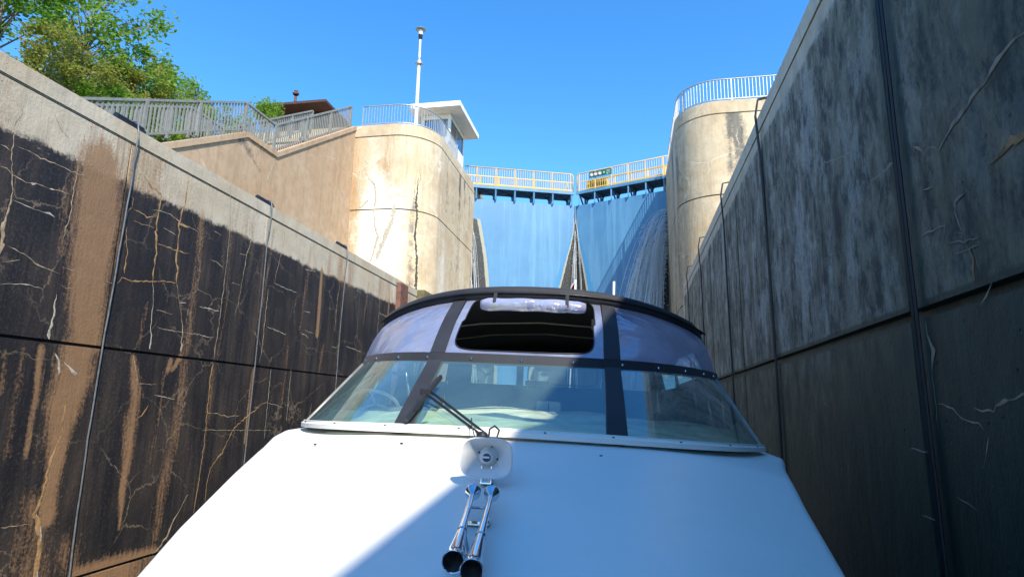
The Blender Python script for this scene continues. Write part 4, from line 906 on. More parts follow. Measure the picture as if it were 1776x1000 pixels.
def win(p0, p1, ax):
    w_ = MB()
    a, b = Vector(p0), Vector(p1); t = .035
    if ax == 'x':
        w_.box((a.x, a.y-.02, a.z), (a.x+t, a.y+.05, b.z)).box((b.x-t, a.y-.02, a.z), (b.x, a.y+.05, b.z)).box((a.x+t, a.y-.02, a.z), (b.x-t, a.y+.05, a.z+t)).box((a.x+t, a.y-.02, b.z-t), (b.x-t, a.y+.05, b.z))
        g = MB().box((a.x+t, a.y+.012, a.z+t), (b.x-t, a.y+.022, b.z-t))
    else:
        w_.box((a.x-.05, a.y, a.z), (a.x+.02, a.y+t, b.z)).box((a.x-.05, b.y-t, a.z), (a.x+.02, b.y, b.z)).box((a.x-.05, a.y+t, a.z), (a.x+.02, b.y-t, a.z+t)).box((a.x-.05, a.y+t, b.z-t), (a.x+.02, b.y-t, b.z))
        g = MB().box((a.x-.022, a.y+t, a.z+t), (a.x-.012, b.y-t, b.z-t))
    f = w_.build('window', M['galv'], bt); g.build('pane', M['winglass'], f)
win((bx0+.13, by0+.03, PZ+.955), (-8.95, by0+.03, PZ+1.895), 'x'); win((-8.94, by0+.03, PZ+.955), (bx1-.13, by0+.03, PZ+1.895), 'x')
win((bx1-.03, by0+.13, PZ+.955), (bx1-.03, by0+1.2, PZ+1.925), 'y'); win((bx1-.03, by0+1.21, PZ+.955), (bx1-.03, by1-.13, PZ+1.925), 'y')
MB().box((-10.05, 25.4, bt_top+.004), (-7.5, 29.1, bt_top+.25), bev=.015).build('roof', M['white'], bt)
MB().box((-10.02, 25.43, bt_top+.252), (-7.53, 29.07, bt_top+.285)).build('roof_flashing', M['galv'], bt)
MB().box((bx0+.1, by0+.15, PZ+.96), (bx1-.5, by1-.1, PZ+1.1)).build('inner_desk', M['dark_in'], bt)

lp = empty('lamp_post', (-9.12, 24.0, PZ), 'slim white lamp post rising from the left pier behind its railing', 'street lamp')
mb = MB(); mb.lathe([(.13, 0), (.13, .03), (.09, .06), (.082, .4), (.078, 2.0), (.072, 3.55)], (-9.12, 24, PZ), (0, 0, 1), 14); mb.lathe([(.052, 3.55), (.05, 4.88)], (-9.12, 24, PZ), (0, 0, 1), 12); mb.build('pole', M['plastic_w'], lp, smooth=True, auto=40)
MB().lathe([(.05, 3.93), (.06, 3.82), (.17, 3.62), (.175, 3.57), (.075, 3.50)], (-9.12, 24, PZ), (0, 0, 1), 18).build('conical_floodlight', M['galv'], lp, smooth=True, auto=40)
MB().lathe([(.05, 4.82), (.085, 4.86), (.10, 5.06), (.0, 5.07)], (-9.12, 24, PZ), (0, 0, 1), 16).build('lamp_base', M['black'], lp, smooth=True, auto=40)
MB().lathe([(.085, 5.07), (.105, 5.12), (.115, 5.28), (.07, 5.34)], (-9.12, 24, PZ), (0, 0, 1), 16).build('globe', M['plastic_w'], lp, smooth=True, auto=40)
MB().lathe([(.02, 5.50), (.09, 5.45), (.21, 5.36), (.24, 5.33), (.235, 5.32), (.07, 5.335)], (-9.12, 24, PZ), (0, 0, 1), 24).build('reflector_cap', M['galv'], lp, smooth=True, auto=40)

hs_ = empty('brown_building', (-16.7, 29, ZW+11.6), 'low dark building with a brown overhanging roof behind the stairs', 'building')
bz = ZW+15.05
MB().box((-18.0, 27.0, ZW+11.0), (-15.4, 30.4, bz-.02)).build('wall', paint('brown_wall', (.09, .06, .045), .8, var=.2), hs_)
mb = MB(); e0 = [(-18.6, 26.0), (-14.75, 26.0), (-14.75, 31.0), (-18.6, 31.0)]; i0 = [(-16.8, 28.0), (-16.6, 28.0), (-16.6, 29), (-16.8, 29)]
V = [(x, y, bz) for x, y in e0]+[(x, y, bz+.13) for x, y in e0]+[(x, y, bz+.26) for x, y in i0]
mb.add(V, [(0, 3, 2, 1), (0, 1, 5, 4), (1, 2, 6, 5), (2, 3, 7, 6), (3, 0, 4, 7), (4, 5, 9, 8), (5, 6, 10, 9), (6, 7, 11, 10), (7, 4, 8, 11), (8, 9, 10, 11)])
rf = mb.build('roof', M['roofbr'], hs_)
mb = MB(); mb.lathe([(.075, 0), (.075, .95)], (-17.2, 27.2, bz+.15), (0, 0, 1), 10); mb.lathe([(.13, .95), (.17, 1.0), (.17, 1.06), (.08, 1.12), (.10, 1.2), (.0, 1.25)], (-17.2, 27.2, bz+.25), (0, 0, 1), 12); mb.build('vent_pipe', M['rust'], rf, smooth=True, auto=40)

# ------------------------------------------------------------ trees
def leaves(mb, r, cen, rad, n, size, m=0, squash=.8):
    cx, cy, cz = cen
    for _ in range(n):
        g = Vector((r.gauss(0, 1), r.gauss(0, 1), r.gauss(0, squash))); l = g.length+1e-6
        if l > 1.9: g = g/l*1.9
        p = Vector(cen)+g*rad*.55
        a = r.uniform(0, 6.28); el = r.uniform(-.7, .6); d = Vector((math.cos(a)*math.cos(el), math.sin(a)*math.cos(el), math.sin(el)-.15)).normalized()
        s = d.cross(Vector((r.gauss(0, .35), r.gauss(0, .35), 1))).normalized(); u = s.cross(d); L_ = size*r.uniform(.6, 1.3); w_ = L_*.32
        mb.add([p-d*L_*.5, p+s*w_+u*w_*.25, p+d*L_*.5-u*L_*.08, p-s*w_+u*w_*.25], [(0, 1, 2, 3)], m)
def tree(name, base, ctr, rad, label, mat, seed, nclump=60, nleaf=85, size=.13, trunk=.10, group=None, sq=.85, cat='tree', clr=.42):
    r = random.Random(seed); e = empty(name, base, label, cat, group); tb = MB(); lb = MB(); b = Vector(base); c = Vector(ctr)
    top = Vector((c.x+r.uniform(-.2, .2), c.y, c.z+rad[2]*.75)); N = 9; tr = []
    for i in range(N+1):
        t = i/N; tr.append(b.lerp(top, t)+Vector((math.sin(t*4+seed)*.10, math.cos(t*3+seed)*.10, 0))*(t*(1-t)*4))
    tb.tube(tr, [trunk*(1-.85*i/N) for i in range(N+1)], 8)
    for k in range(nclump):
        while True:
            g = Vector((r.uniform(-1, 1), r.uniform(-1, 1), r.uniform(-1, 1)))
            if .15 < g.length < 1: break
        g = g.normalized()*(g.length**.6)
        wob = 1+.28*math.sin(g.x*5+seed)*math.cos(g.y*4+g.z*3)
        p = c+Vector((g.x*rad[0], g.y*rad[1], g.z*rad[2]))*wob
        t = min(.97, max(.15, (p.z-.5-b.z)/(top.z-b.z)-.08)); i = int(t*N); o = tr[i].lerp(tr[min(i+1, N)], t*N-i)
        mid = o.lerp(p, .5)+Vector((r.uniform(-.1, .1), r.uniform(-.1, .1), r.uniform(.0, .25))); rr = trunk*(1-.8*t)*.5
        tb.tube([o, mid, p], [rr, rr*.55, .008], 5)
        leaves(lb, r, tuple(p), clr*r.uniform(.7, 1.35), int(nleaf*r.uniform(.5, 1.3)), size, 0, sq)
    lb.build('crown', mat, e); tb.build('trunk', M['bark'], e, smooth=True)
def gz(x, y): return float(gheight(np.float64(x), np.float64(y)))
gt = 'trees above the left wall'
tree('broadleaf_tree', (-18, 14.9, gz(-18, 14.9)), (-18, 16.0, ZW+12.5), (2.1, 2.0, 2.5), 'tall loose green tree with a pale trunk above the left wall', M['leaf1'], 3, 80, 66, .18, .13, gt, clr=.46)
tree('broadleaf_tree', (-17.5, 12.2, gz(-17.5, 12.2)), (-17.3, 12.4, ZW+11.9), (1.8, 1.0, 1.75), 'dark green leafy tree cut by the left edge of the view', M['leaf2'], 11, 46, 110, .16, .12, gt, clr=.42)
tree('broadleaf_tree', (-19, 18.9, gz(-19, 18.9)), (-18.6, 18.7, ZW+12.2), (1.3, 1.25, 1.35), 'mid green spiky tree between the tall tree and the small one', M['leaf1'], 23, 48, 95, .18, .08, gt, clr=.40)
tree('broadleaf_tree', (-19.3, 21.2, gz(-19.3, 21.2)), (-19.3, 21.4, ZW+12.75), (1.5, 1.3, 1.15), 'small rounded green tree nearest the stairs railing', M['leaf1'], 37, 46, 90, .15, .08, gt, clr=.36)
tree('olive_shrub', (-17, 17.6, gz(-17, 17.6)), (-17, 17.4, ZW+10.0), (1.8, 3.4, 1.65), 'broad olive brown shrub just over the left coping', M['leaf3'], 41, 120, 130, .12, .07, 'shrubs above the left wall', sq=.6, cat='shrub', clr=.36)
tree('olive_shrub', (-16.5, 14.2, gz(-16.5, 14.2)), (-16.5, 14.2, ZW+9.0), (1.8, 2.9, 1.5), 'olive green shrub low behind the coping under the tall tree', M['leaf3'], 43, 85, 120, .12, .06, 'shrubs above the left wall', sq=.6, cat='shrub', clr=.36)
tree('green_shrub', (-15.5, 20.3, gz(-15.5, 20.3)), (-15.6, 19.8, ZW+9.9), (1.0, 2.6, 1.9), 'bright green shrub seen through the lower stair railing', M['leaf1'], 47, 75, 100, .11, .05, 'shrubs behind the stair railing', cat='shrub', clr=.34)
tree('green_shrub', (-17.0, 24.6, gz(-17, 24.6)), (-17.0, 24.6, ZW+13.9), (.6, .4, .5), 'bright green shrub in front of the brown roof', M['leaf1'], 53, 22, 90, .13, .05, 'shrubs behind the stair railing', cat='shrub', clr=.3)
tree('green_shrub', (-15.2, 16.5, gz(-15.2, 16.5)), (-15.2, 16.0, ZW+7.6), (1.0, 3.4, 1.9), 'shaded green shrub behind the start of the stair railing', M['leaf2'], 59, 80, 100, .12, .05, 'shrubs behind the stair railing', cat='shrub', clr=.36)
for i in range(3):
    pass
# ------------------------------------------------------------ the boat (local axes: x to its right as seen, y aft, z up; water at z = 0)
yw, rl = R_(5.0), R_(-1.73)
bn = Vector((math.cos(yw)*math.cos(rl), math.sin(yw)*math.cos(rl), math.sin(rl))); ba = Vector((-math.sin(yw), math.cos(yw), 0)); bu = bn.cross(ba)
org = Vector((0, 0, CAMZ))-bn*.29-bu*3.0
boat = empty('motor_boat', (0, 0, 0), 'white cabin cruiser with black canvas canopy seen from its bow', 'boat')
boat.matrix_world = Matrix(((bn.x, ba.x, bu.x, org.x), (bn.y, ba.y, bu.y, org.y), (bn.z, ba.z, bu.z, org.z), (0, 0, 0, 1)))
BZ = 3.0
def bp_(mb, name, mat, parent=None, smooth=False, auto=None):
    mb.V = [(x, y, z+BZ) for x, y, z in mb.V]; return mb.build(name, mat, parent or boat, smooth=smooth, auto=auto, local=True)
HA = [(-.95, .03), (-.8, .10), (-.5, .22), (0, .40), (.6, .58), (1.1, .73), (1.56, .865), (1.845, .95), (2.32, 1.062), (2.82, 1.178), (3.3, 1.345), (3.8, 1.51), (5, 1.60), (7, 1.64), (10.2, 1.58)]
def half(a): return float(np.interp(a, [h[0] for h in HA], [h[1] for h in HA]))
def cs(a): return float(np.interp(a, [1.5, 1.85, 2.4, 2.8, 3.4], [.09, .078, .05, .04, 0]))
def wc(a): return -.14-.17*(2.8-a) if a < 2.8 else -.14+.023*(a-2.8)
def deckw(u, a):
    h = half(a); k = min(1, abs(u)/h); return wc(a)-.10*k**2.6
def edgew(a): return deckw(half(a), a)
def deck():
    mb = MB(); A = list(np.linspace(-.95, 3.9, 60))+[4.2, 4.6, 5.2]; rows = []
    T = [-1, -.985, -.96, -.93]+list(np.linspace(-.9, .9, 37))+[.93, .96, .985, 1]
    for a in A:
        h = half(a); r = []
        r.append((-(h+.026), a, edgew(a)-.10)); r.append((-(h+.024), a, edgew(a)-.030)); r.append((-(h+.014), a, edgew(a)-.009))
        for t in T: r.append((t*h, a, deckw(t*h, a)))
        r.append((h+.014, a, edgew(a)-.009)); r.append((h+.024, a, edgew(a)-.030)); r.append((h+.026, a, edgew(a)-.10)); rows.append([(x+cs(a), y, z) for x, y, z in r])
    mb.grid(rows); return bp_(mb, 'foredeck', M['gel'], smooth=True)
dk = deck()
def hull():
    mb = MB(); A = [-.98, -.8, -.5, 0, .5, 1, 2, 3, 4, 5, 6, 7, 8, 9, 10.2]; rows = []
    for a in A:
        h = half(a); e = edgew(min(a, 3.9)) if a < 3.9 else edgew(3.9)-.03*(a-3.9)*.4
        kb = max(0.02, h*.62 if a > 1 else h*.35); ch = h*.93
        half_ = [(h+.024, e-.102), (h+.03, e-.13), (h+.045, e-.17), (h+.052, e-.20), (h+.045, e-.25), (h+.02, e-.30), (ch, -1.6), (kb+.2*h, -2.5), (kb, -3.05), (0, -3.35)]
        rows.append([(cs(a)-u, a, w_) for u, w_ in half_]+[(u+cs(a), a, w_) for u, w_ in half_[::-1][1:]])
    mb.grid(rows); n = len(rows[0]); mb.F.append(tuple((len(rows)-1)*n+i for i in range(n))); mb.M.append(0)
    return bp_(mb, 'hull', M['gel'], smooth=True, auto=40)
hl = hull()
def stripe(z, wd, mat, name):
    mb = MB()
    for s in (-1, 1): mb.grid([[(cs(a)+s*(half(a)+.0275), a, edgew(min(a, 3.9))+z+.0), (cs(a)+s*(half(a)+.0275), a, edgew(min(a, 3.9))+z-wd)] for a in np.linspace(-.9, 5.2, 60)])
    return bp_(mb, name, mat, hl)
stripe(-.062, .020, M['navy'], 'navy_pinstripe'); stripe(-.044, .008, M['redp'], 'red_pinstripe')
mb = MB()
for s in (-1, 1): mb.tube([(cs(a)+s*(half(a)+.055), a, edgew(min(a, 3.9))-.22-(.012*(a-3.9) if a > 3.9 else 0)) for a in np.linspace(-.9, 10, 50)], .022, 8)
bp_(mb, 'rub_rail', M['black'], hl, smooth=True)
mb = MB()   # side decks, cockpit floor, transom
for s in (-1, 1): mb.box((s*1.47, 5.15, -.36), (s*1.62, 10.1, -.30))
mb.box((-1.6, 10.05, -1.6), (1.6, 10.15, -.25)); mb.box((-1.55, 5.0, -1.55), (1.55, 10.1, -1.5)); bp_(mb, 'cockpit_liner', M['dark_in'])

# windshield: ruled between base and top curves, t in [-1, 1]
def basec(t): u = 1.44*t; return Vector((u, 2.8+.355*abs(u)**3.1, -.118-.052*t*t))
def bandc(t): u = 1.32*t; return Vector((u, 3.4+.53*abs(u)**2.78, .235+.025*t*t))
def topb(t): u = 1.32*t; return Vector((u, 3.435+.53*abs(u)**2.78, .285+.025*t*t))
def roofc(t): u = 1.27*t; return Vector((u, 4.05+.43*abs(u)**2.6, .725-.115*abs(t)**2.4))
def ruled(c0, c1, t0, t1, v0=0.0, v1=1.0, n=14, k=6, bulge=0.0, off=0.0, t0b=None, t1b=None):
    P = []
    for j in range(k+1):
        v = v0+(v1-v0)*j/k; a0 = t0+((t0b if t0b is not None else t0)-t0)*v; a1 = t1+((t1b if t1b is not None else t1)-t1)*v; r = []
        for i in range(n+1):
            t = a0+(a1-a0)*i/n; p = c0(t).lerp(c1(t), v); q = Vector((t*.5, -1, .7)).normalized()
            r.append(tuple(p+q*(off+bulge*math.sin(math.pi*v))))
        P.append(r)
    return P
tm = .344; tmb = .385; mw = .027
ws_ = empty('windshield_assembly')
ws_.parent = boat; ws_.name = 'windshield'
for (a0, a1, b0, b1, nm) in ((-1, -tm-mw, -1, -tmb-mw, 'side'), (-tm+mw, tm-mw, -tmb+mw, tmb-mw, 'centre'), (tm+mw, 1, tmb+mw, 1, 'side')):
    mb = MB(); mb.grid(ruled(basec, bandc, a0, a1, t0b=b0, t1b=b1, n=20)); bp_(mb, 'windshield_pane', M['glass'], ws_, smooth=True)
for s in (-1, 1):     # mullions and end frames
    mb = MB()
    g0 = ruled(basec, bandc, s*tm-mw-.006, s*tm+mw+.006, t0b=s*tmb-mw-.006, t1b=s*tmb+mw+.006, n=2, k=8, off=.014); g1 = ruled(basec, bandc, s*tm-mw-.006, s*tm+mw+.006, t0b=s*tmb-mw-.006, t1b=s*tmb+mw+.006, n=2, k=8, off=-.02)
    mb.grid(g0); mb.grid(g1)
    for j in range(8): mb.add([g0[j][0], g0[j+1][0], g1[j+1][0], g1[j][0]], [(0, 1, 2, 3)]); mb.add([g0[j][-1], g0[j+1][-1], g1[j+1][-1], g1[j][-1]], [(0, 1, 2, 3)])
    bp_(mb, 'mullion', M['canvas'], ws_)
    mb = MB(); mb.tube([tuple(basec(s*.995).lerp(bandc(s*.995), v)) for v in (0, .5, 1)], .012, 8); bp_(mb, 'end_frame', M['galv_warm'], ws_, smooth=True)
    # side wing glass running aft and its frame
    p0, p1 = basec(s), bandc(s); q0 = Vector((s*1.50, 5.9, -.20)); q1 = Vector((s*1.36, 5.75, .25))
    mb = MB(); mb.grid([[tuple(p0), tuple(q0)], [tuple(p1), tuple(q1)]]); bp_(mb, 'windshield_pane', M['glass'], ws_)
    mb = MB(); mb.tube([tuple(p1), tuple(q1), tuple(q0)], .014, 8); mb.bar(p0.lerp(q0, .45), p1.lerp(q1, .45), .05, .02); bp_(mb, 'end_frame', M['black'], ws_)
mb = MB(); P = []
for o, h in ((-.055, .0), (-.055, .022), (-.02, .032), (.012, .032), (.012, .0)): P.append([(c.x, c.y+o*1.0, c.z-.016+h) for c in (basec(t) for t in np.linspace(-1, 1, 61))])
mb.grid(P); sill = bp_(mb, 'sill', M['gel'], ws_, smooth=False)
mb = MB(); mb.tube([(c.x, c.y-.014, c.z+.017) for c in (basec(t) for t in np.linspace(-1, 1, 61))], .006, 6); bp_(mb, 'sill_gasket', M['rust'] if False else M['seat'], sill, smooth=True)
for t in (-.86, -.62, -.40, -.15, .12, .33, .55, .75, .92):
    c = basec(t); mb = MB(); mb.lathe([(.006, 0), (.006, .002), (.001, .0035)], (c.x, c.y-.038, c.z+.012), (0, -.25, 1), 10); bp_(mb, 'screw', M['black'], sill)
for u, a in ((-.833, 2.66), (-.433, 2.62), (.413, 2.60), (.865, 2.61)):
    mb = MB(); mb.lathe([(.007, 0), (.007, .004), (.001, .006)], (u, a, deckw(u, a)), (0, -.17, 1), 12); bp_(mb, 'deck_snap', M['black'], dk)

# canvas band with snaps, canopy front
mb = MB(); P = []
T = np.linspace(-1.02, 1.02, 61)
for c, o in ((bandc, -.03), (bandc, -.006), (topb, -.006), (topb, .02)):
    P.append([tuple(c(t)+Vector((0, o if o < 0 else -.006, -.012 if c is bandc else .004))+Vector((0, .03 if o == .02 or o == -.03 else 0, 0))) for t in T])
mb.grid(P); band = bp_(mb, 'canvas_band', M['canvas'], smooth=False)
for t in (-.93, -.78, -.60, -.43, -.22, 0, .22, .43, .60, .75, .88, .97):
    c = bandc(t).lerp(topb(t), .45); mb = MB(); mb.lathe([(.008, 0), (.0085, .003), (.001, .006)], (c.x, c.y-.007, c.z), (t*.4, -1, .3), 12); bp_(mb, 'snap', M['chrome'], band, smooth=True)
sb, sr = .385, .400; sw = .036
cn = empty('canopy_front'); cn.parent = boat
for a0, a1, b0, b1 in ((-.99, -sb-sw+.01, -.99, -sr-sw+.01), (sb+sw-.01, .99, sr+sw-.01, .99)):
    mb = MB(); mb.grid(ruled(topb, roofc, a0, a1, t0b=b0, t1b=b1, n=24, k=14, bulge=.02)); bp_(mb, 'vinyl_window', M['vinyl'], cn, smooth=True)
for s in (-1, 1):
    mb = MB(); mb.grid(ruled(topb, roofc, s*sb-sw, s*sb+sw, t0b=s*sr-sw, t1b=s*sr+sw, n=3, k=12, bulge=.02, off=.008)); mb.grid(ruled(topb, roofc, s*sb-sw, s*sb+sw, t0b=s*sr-sw, t1b=s*sr+sw, n=3, k=12, bulge=.02, off=.001)); bp_(mb, 'canvas_strap', M['canvas'], cn, smooth=True)
# centre vinyl with a rounded opening
def cpt(t, v, off=0.0):
    p = topb(t).lerp(roofc(t*1.0), v); return p+Vector((0, -1, .7)).normalized()*(off+.02*math.sin(math.pi*v))
tb_ = sb-sw+.01
outer = []; inner = []; NN = 24
for i in range(4*NN):
    k, f = divmod(i, NN); f = f/NN
    c = [(-1+2*f, 0), (1, f), (1-2*f, 1), (-1, 1-f)][k]; outer.append((c[0]*tb_, c[1]))
    sx = -1+2*f if k == 0 else (1 if k == 1 else (1-2*f if k == 2 else -1)); sy = [-1, -1+2*f, 1, 1-2*f][k]
    pw = 7.5; nr = (abs(sx)**pw+abs(sy)**pw)**(1/pw); ix, iy = sx/nr, sy/nr
    inner.append((ix*tb_*.885+.004+(-.010*(iy < 0)), .53+iy*.485))
mb = MB(); n4 = 4*NN; rings = [[tuple(cpt(o[0]+(q[0]-o[0])*f, o[1]+(q[1]-o[1])*f)) for o, q in zip(outer, inner)] for f in (0, .5, 1)]
V = [p for r in rings for p in r]; mb.add(V, [(r*n4+i, r*n4+(i+1) % n4, (r+1)*n4+(i+1) % n4, (r+1)*n4+i) for r in range(2) for i in range(n4)])
cw = bp_(mb, 'vinyl_window', M['vinyl'], cn, smooth=True)
mb = MB(); mb.tube([tuple(cpt(q[0], q[1], .004)) for q in inner+[inner[0]]], .004, 6); bp_(mb, 'zip_edge', M['black'], cw, smooth=True)
# rolled up window flap and straps
mb = MB(); pts = []; rs = []
for i in range(29):
    t = -.262+.54*i/28; p = roofc(t).lerp(topb(t), .10); pts.append(tuple(p+Vector((0, -.05, -.018)))); rs.append((.042+.002*math.sin(i*.7))*(.75+.25*min(1, i/2, (28-i)/2)))
mb.tube(pts, rs, 14); ro = bp_(mb, 'rolled_window', M['vinylroll'], cn, smooth=True)
for t in (-.19, .185):
    p = roofc(t).lerp(topb(t), .10)+Vector((0, -.045, -.012)); mb = MB(); mb.lathe([(.044, -.011), (.047, -.011), (.047, .011), (.044, .011)], p, (1, 0, 0), 18)
    mb.bar(p+Vector((0, -.02, .035)), p+Vector((0, .01, .075)), .022, .004, up=(0, 1, 0)); bp_(mb, 'roll_strap', M['canvas'], ro)
# visor: thick padded front edge of the roof, then the roof
mb = MB(); T = np.linspace(-1.03, 1.03, 61); P = []
for k in range(13):
    th = math.pi*2*k/12
    P.append([tuple(roofc(t)+Vector((0, -.01+.040*math.cos(th), .032*(1-.25*t*t)+(.050-.010*abs(t))*math.sin(th)-.10*max(0, (abs(t)-.93)/.1)**1.6))) for t in T])
mb.grid(P); rfv = bp_(mb, 'visor_roll', M['canvas'], smooth=True)
mb = MB(); mb.tube([tuple(roofc(t)+Vector((0, -.052, .030))) for t in T], .0065, 6); bp_(mb, 'piping', M['black'], rfv, smooth=True)
mb = MB(); P = []
for j, a_ in enumerate([0, .15, .5, 1.2, 2.0, 3.0, 4.0]):
    r = []
    for t in T:
        c = roofc(t); y = c.y+(8.0-c.y)*a_/4.0; hump = .02*math.sin(math.pi*a_/4)
        r.append((1.27*t*(1+.04*a_/4), y, c.z+.052+hump+.045*(1-abs(t)**2)*min(1, a_)+.0*a_))
    P.append(r)
mb.grid(P); P2 = [[(x, y, z-.012) for x, y, z in r] for r in P]; mb.grid(P2); rt = bp_(mb, 'canopy_roof', M['canvas'], smooth=True)
for s in (-1, 1):   # side curtains with clear windows, dropped below the roof
    fr = MB(); ps = []
    def sp(a, w_): 
        k = (w_-.25)/.40; return (s*(1.37+(1.27*(1+.04*(a-4.9)/3.1)-1.37)*k), a, w_)
    fr.add([sp(5.0, .56), sp(8, .56), sp(8, .80), sp(5.8, .66)], [(0, 1, 2, 3)])
    for a0, a1, w0, w1 in ((5.75, 8.0, -.30, .27), (4.85, 5.0, .25, .57), (6.35, 6.5, .26, .57), (7.85, 8.0, .26, .57)):
        fr.add([sp(a0, w0), sp(a1, w0), sp(a1, w1), sp(a0, w1)], [(0, 1, 2, 3)])
    sc = bp_(fr, 'side_curtain', M['canvas'])
    for a0, a1 in ((5.0, 6.35), (6.5, 7.85)):
        g = MB(); g.add([sp(a0, .265), sp(a1, .265), sp(a1, .565), sp(a0, .565)], [(0, 1, 2, 3)]); bp_(g, 'curtain_window', M['vinylclear'], sc)
# rear curtain
wins = [(-1.05, -.45), (-.36, .66), (.80, 1.26)]; fr = MB(); e_ = [-1.36]+[v for p in wins for v in p]+[1.36]
for i in range(0, len(e_), 2): fr.box((e_[i], 7.99, .281), (e_[i+1], 8.01, .545))
fr.box((-1.36, 7.99, -.5), (1.36, 8.01, .28)); fr.box((-1.34, 7.99, .546), (1.34, 8.01, .86)); rc = bp_(fr, 'rear_curtain', M['canvas'])
for a, b in wins:
    g = MB(); g.box((a, 7.998, .281), (b, 8.002, .545)); pw = bp_(g, 'curtain_window', M['vinylclear'], rc)
    if b-a > .8:
        l = [(a+.06+(b-a-.12)*(.5+.5*math.copysign(abs(math.cos(q))**.35, math.cos(q))), 7.98, .43+.125*math.copysign(abs(math.sin(q))**.35, math.sin(q))) for q in np.linspace(0, 2*math.pi, 49)]
        g = MB(); g.tube(l, .009, 6); bp_(g, 'zip_seam', M['black'], pw, smooth=True)
# frame bows
for a in (5.1, 5.9):
    mb = MB(); mb.tube([(-1.30, a, -.1), (-1.24, a, .45), (-1.05, a, .60), (-.5, a, .685), (0, a, .71), (.5, a, .685), (1.05, a, .60), (1.24, a, .45), (1.30, a, -.1)], .008, 8); bp_(mb, 'canopy_bow', M['galv_warm'], smooth=True)
for s, u0, w0, u1, w1 in ((-1, -1.17, .15, -1.245, -.03), (-1, -.96, .21, -.915, .05), (1, 1.25, .10, 1.30, -.08), (1, 1.345, .115, 1.38, -.085)):
    mb = MB(); mb.tube([(u1, 4.5, w1-.05), (u0, 4.5, w0), (u0+.01, 4.52, w0+.01)], .011, 8); bp_(mb, 'support_rod', M['bow'], smooth=True)
# dash cover, helm, seats
mb = MB(); P = []
for j in range(15):
    f = j/14; r = []
    for t in np.linspace(-.985, .985, 49):
        b = basec(t); yb = b.y+.035; ye = 4.55+.15*math.cos(t*3); y = yb+(max(ye, yb+.25)-yb)*f
        w_ = (b.z+.0)+(-.045+.035*math.cos(t*2.2)-b.z)*(f**1.15)*(1-.10*t*t)+.020*math.sin(f*9+t*5+math.sin(t*7)*1.2)*f*(1-f)*2+.012*math.sin(t*13+f*4)*f+(.03*max(0, 1-abs(f-.55-.12*math.sin(t*4))/.07))
        r.append((b.x*(1-.02*f), y, w_))
    P.append(r)
mb.grid(P); bp_(mb, 'dash_cover', M['cream_canvas'], smooth=True)
mb = MB(); mb.box((-1.3, 4.62, -.9), (1.3, 4.72, -.03)); bp_(mb, 'dash_bulkhead', M['dark_in'])
st = empty('helm'); st.parent = boat
mb = MB(); c = Vector((-1.15, 4.42, -.03)); ax = Vector((0, .55, .83)); 
s1 = Vector((1, 0, 0)); s2 = ax.normalized().cross(s1)
mb.tube([tuple(c+(s1*math.cos(q)+s2*math.sin(q))*.17) for q in np.linspace(0, 2*math.pi, 33)], .014, 8)
for q in (.5, 2.6, 4.7): mb.tube([tuple(c), tuple(c+(s1*math.cos(q)+s2*math.sin(q))*.17)], .010, 6)
sw_ = bp_(mb, 'steering_wheel', M['plastic_w'], st, smooth=True)
mb = MB(); mb.box((-1.2, 4.35, -.25), (-.85, 4.60, -.09), bev=.03); bp_(mb, 'helm_console', M['seat'], st)
for u, wtop, mt in ((.10, .060, 'seat'), (-.62, .07, 'dark_in'), (.85, .02, 'dark_in')):
    mb = MB(); mb.box((u-.10, 4.95, -.20), (u+.10, 5.07, wtop), bev=.035) if mt == 'seat' else mb.box((u-.26, 5.6, -.5), (u+.26, 5.75, wtop), bev=.05); se = bp_(mb, 'headrest' if mt == 'seat' else 'seat_back', M[mt], smooth=True, auto=40)
    if mt == 'seat': mb = MB(); mb.tube([(u, 4.944, -.18), (u, 4.943, wtop-.02)], .003, 5); bp_(mb, 'seam', M['black'], se)
mb = MB(); mb.box((-.30, 7.55, .27), (.0, 7.75, .33), bev=.02); bp_(mb, 'red_cushion', M['redp'])
mb = MB(); mb.box((-1.25, 7.3, -.5), (1.25, 7.9, .24), bev=.04); bp_(mb, 'aft_bench', M['dark_in'])

# wiper
wp = empty('wiper'); wp.parent = boat
mb = MB(); mb.tube([(-.085, 2.735, -.125), (-.42, 3.00, .060)], .0065, 6).tube([(-.115, 2.735, -.125), (-.446, 2.99, .052)], .0065, 6).box((-.46, 2.975, .035), (-.405, 3.005, .068), bev=.006); bp_(mb, 'wiper_arm', M['black'], wp)
mb = MB(); mb.bar((-.392, 3.125, .135), (-.470, 2.80, -.085), .014, .022); mb.bar((-.400, 3.11, .128), (-.455, 2.86, -.04), .022, .010); bp_(mb, 'wiper_blade', M['rub'], wp)
mb = MB(); mb.lathe([(.026, 0), (.026, .025), (.016, .035), (.0, .036)], (-.10, 2.72, -.15), (0, -.2, 1), 14); bp_(mb, 'pivot', M['black'], wp, smooth=True, auto=40)
mb = MB(); mb.tube([(-.13, 2.70, -.14), (-.15, 2.72, -.09), (-.16, 2.76, -.06)], .003, 5).tube([(-.07, 2.70, -.15), (-.065, 2.69, -.10), (-.04, 2.66, -.085), (-.015, 2.62, -.10), (-.02, 2.56, -.14)], .0045, 6); bp_(mb, 'washer_hose', M['rub'], wp, smooth=True)

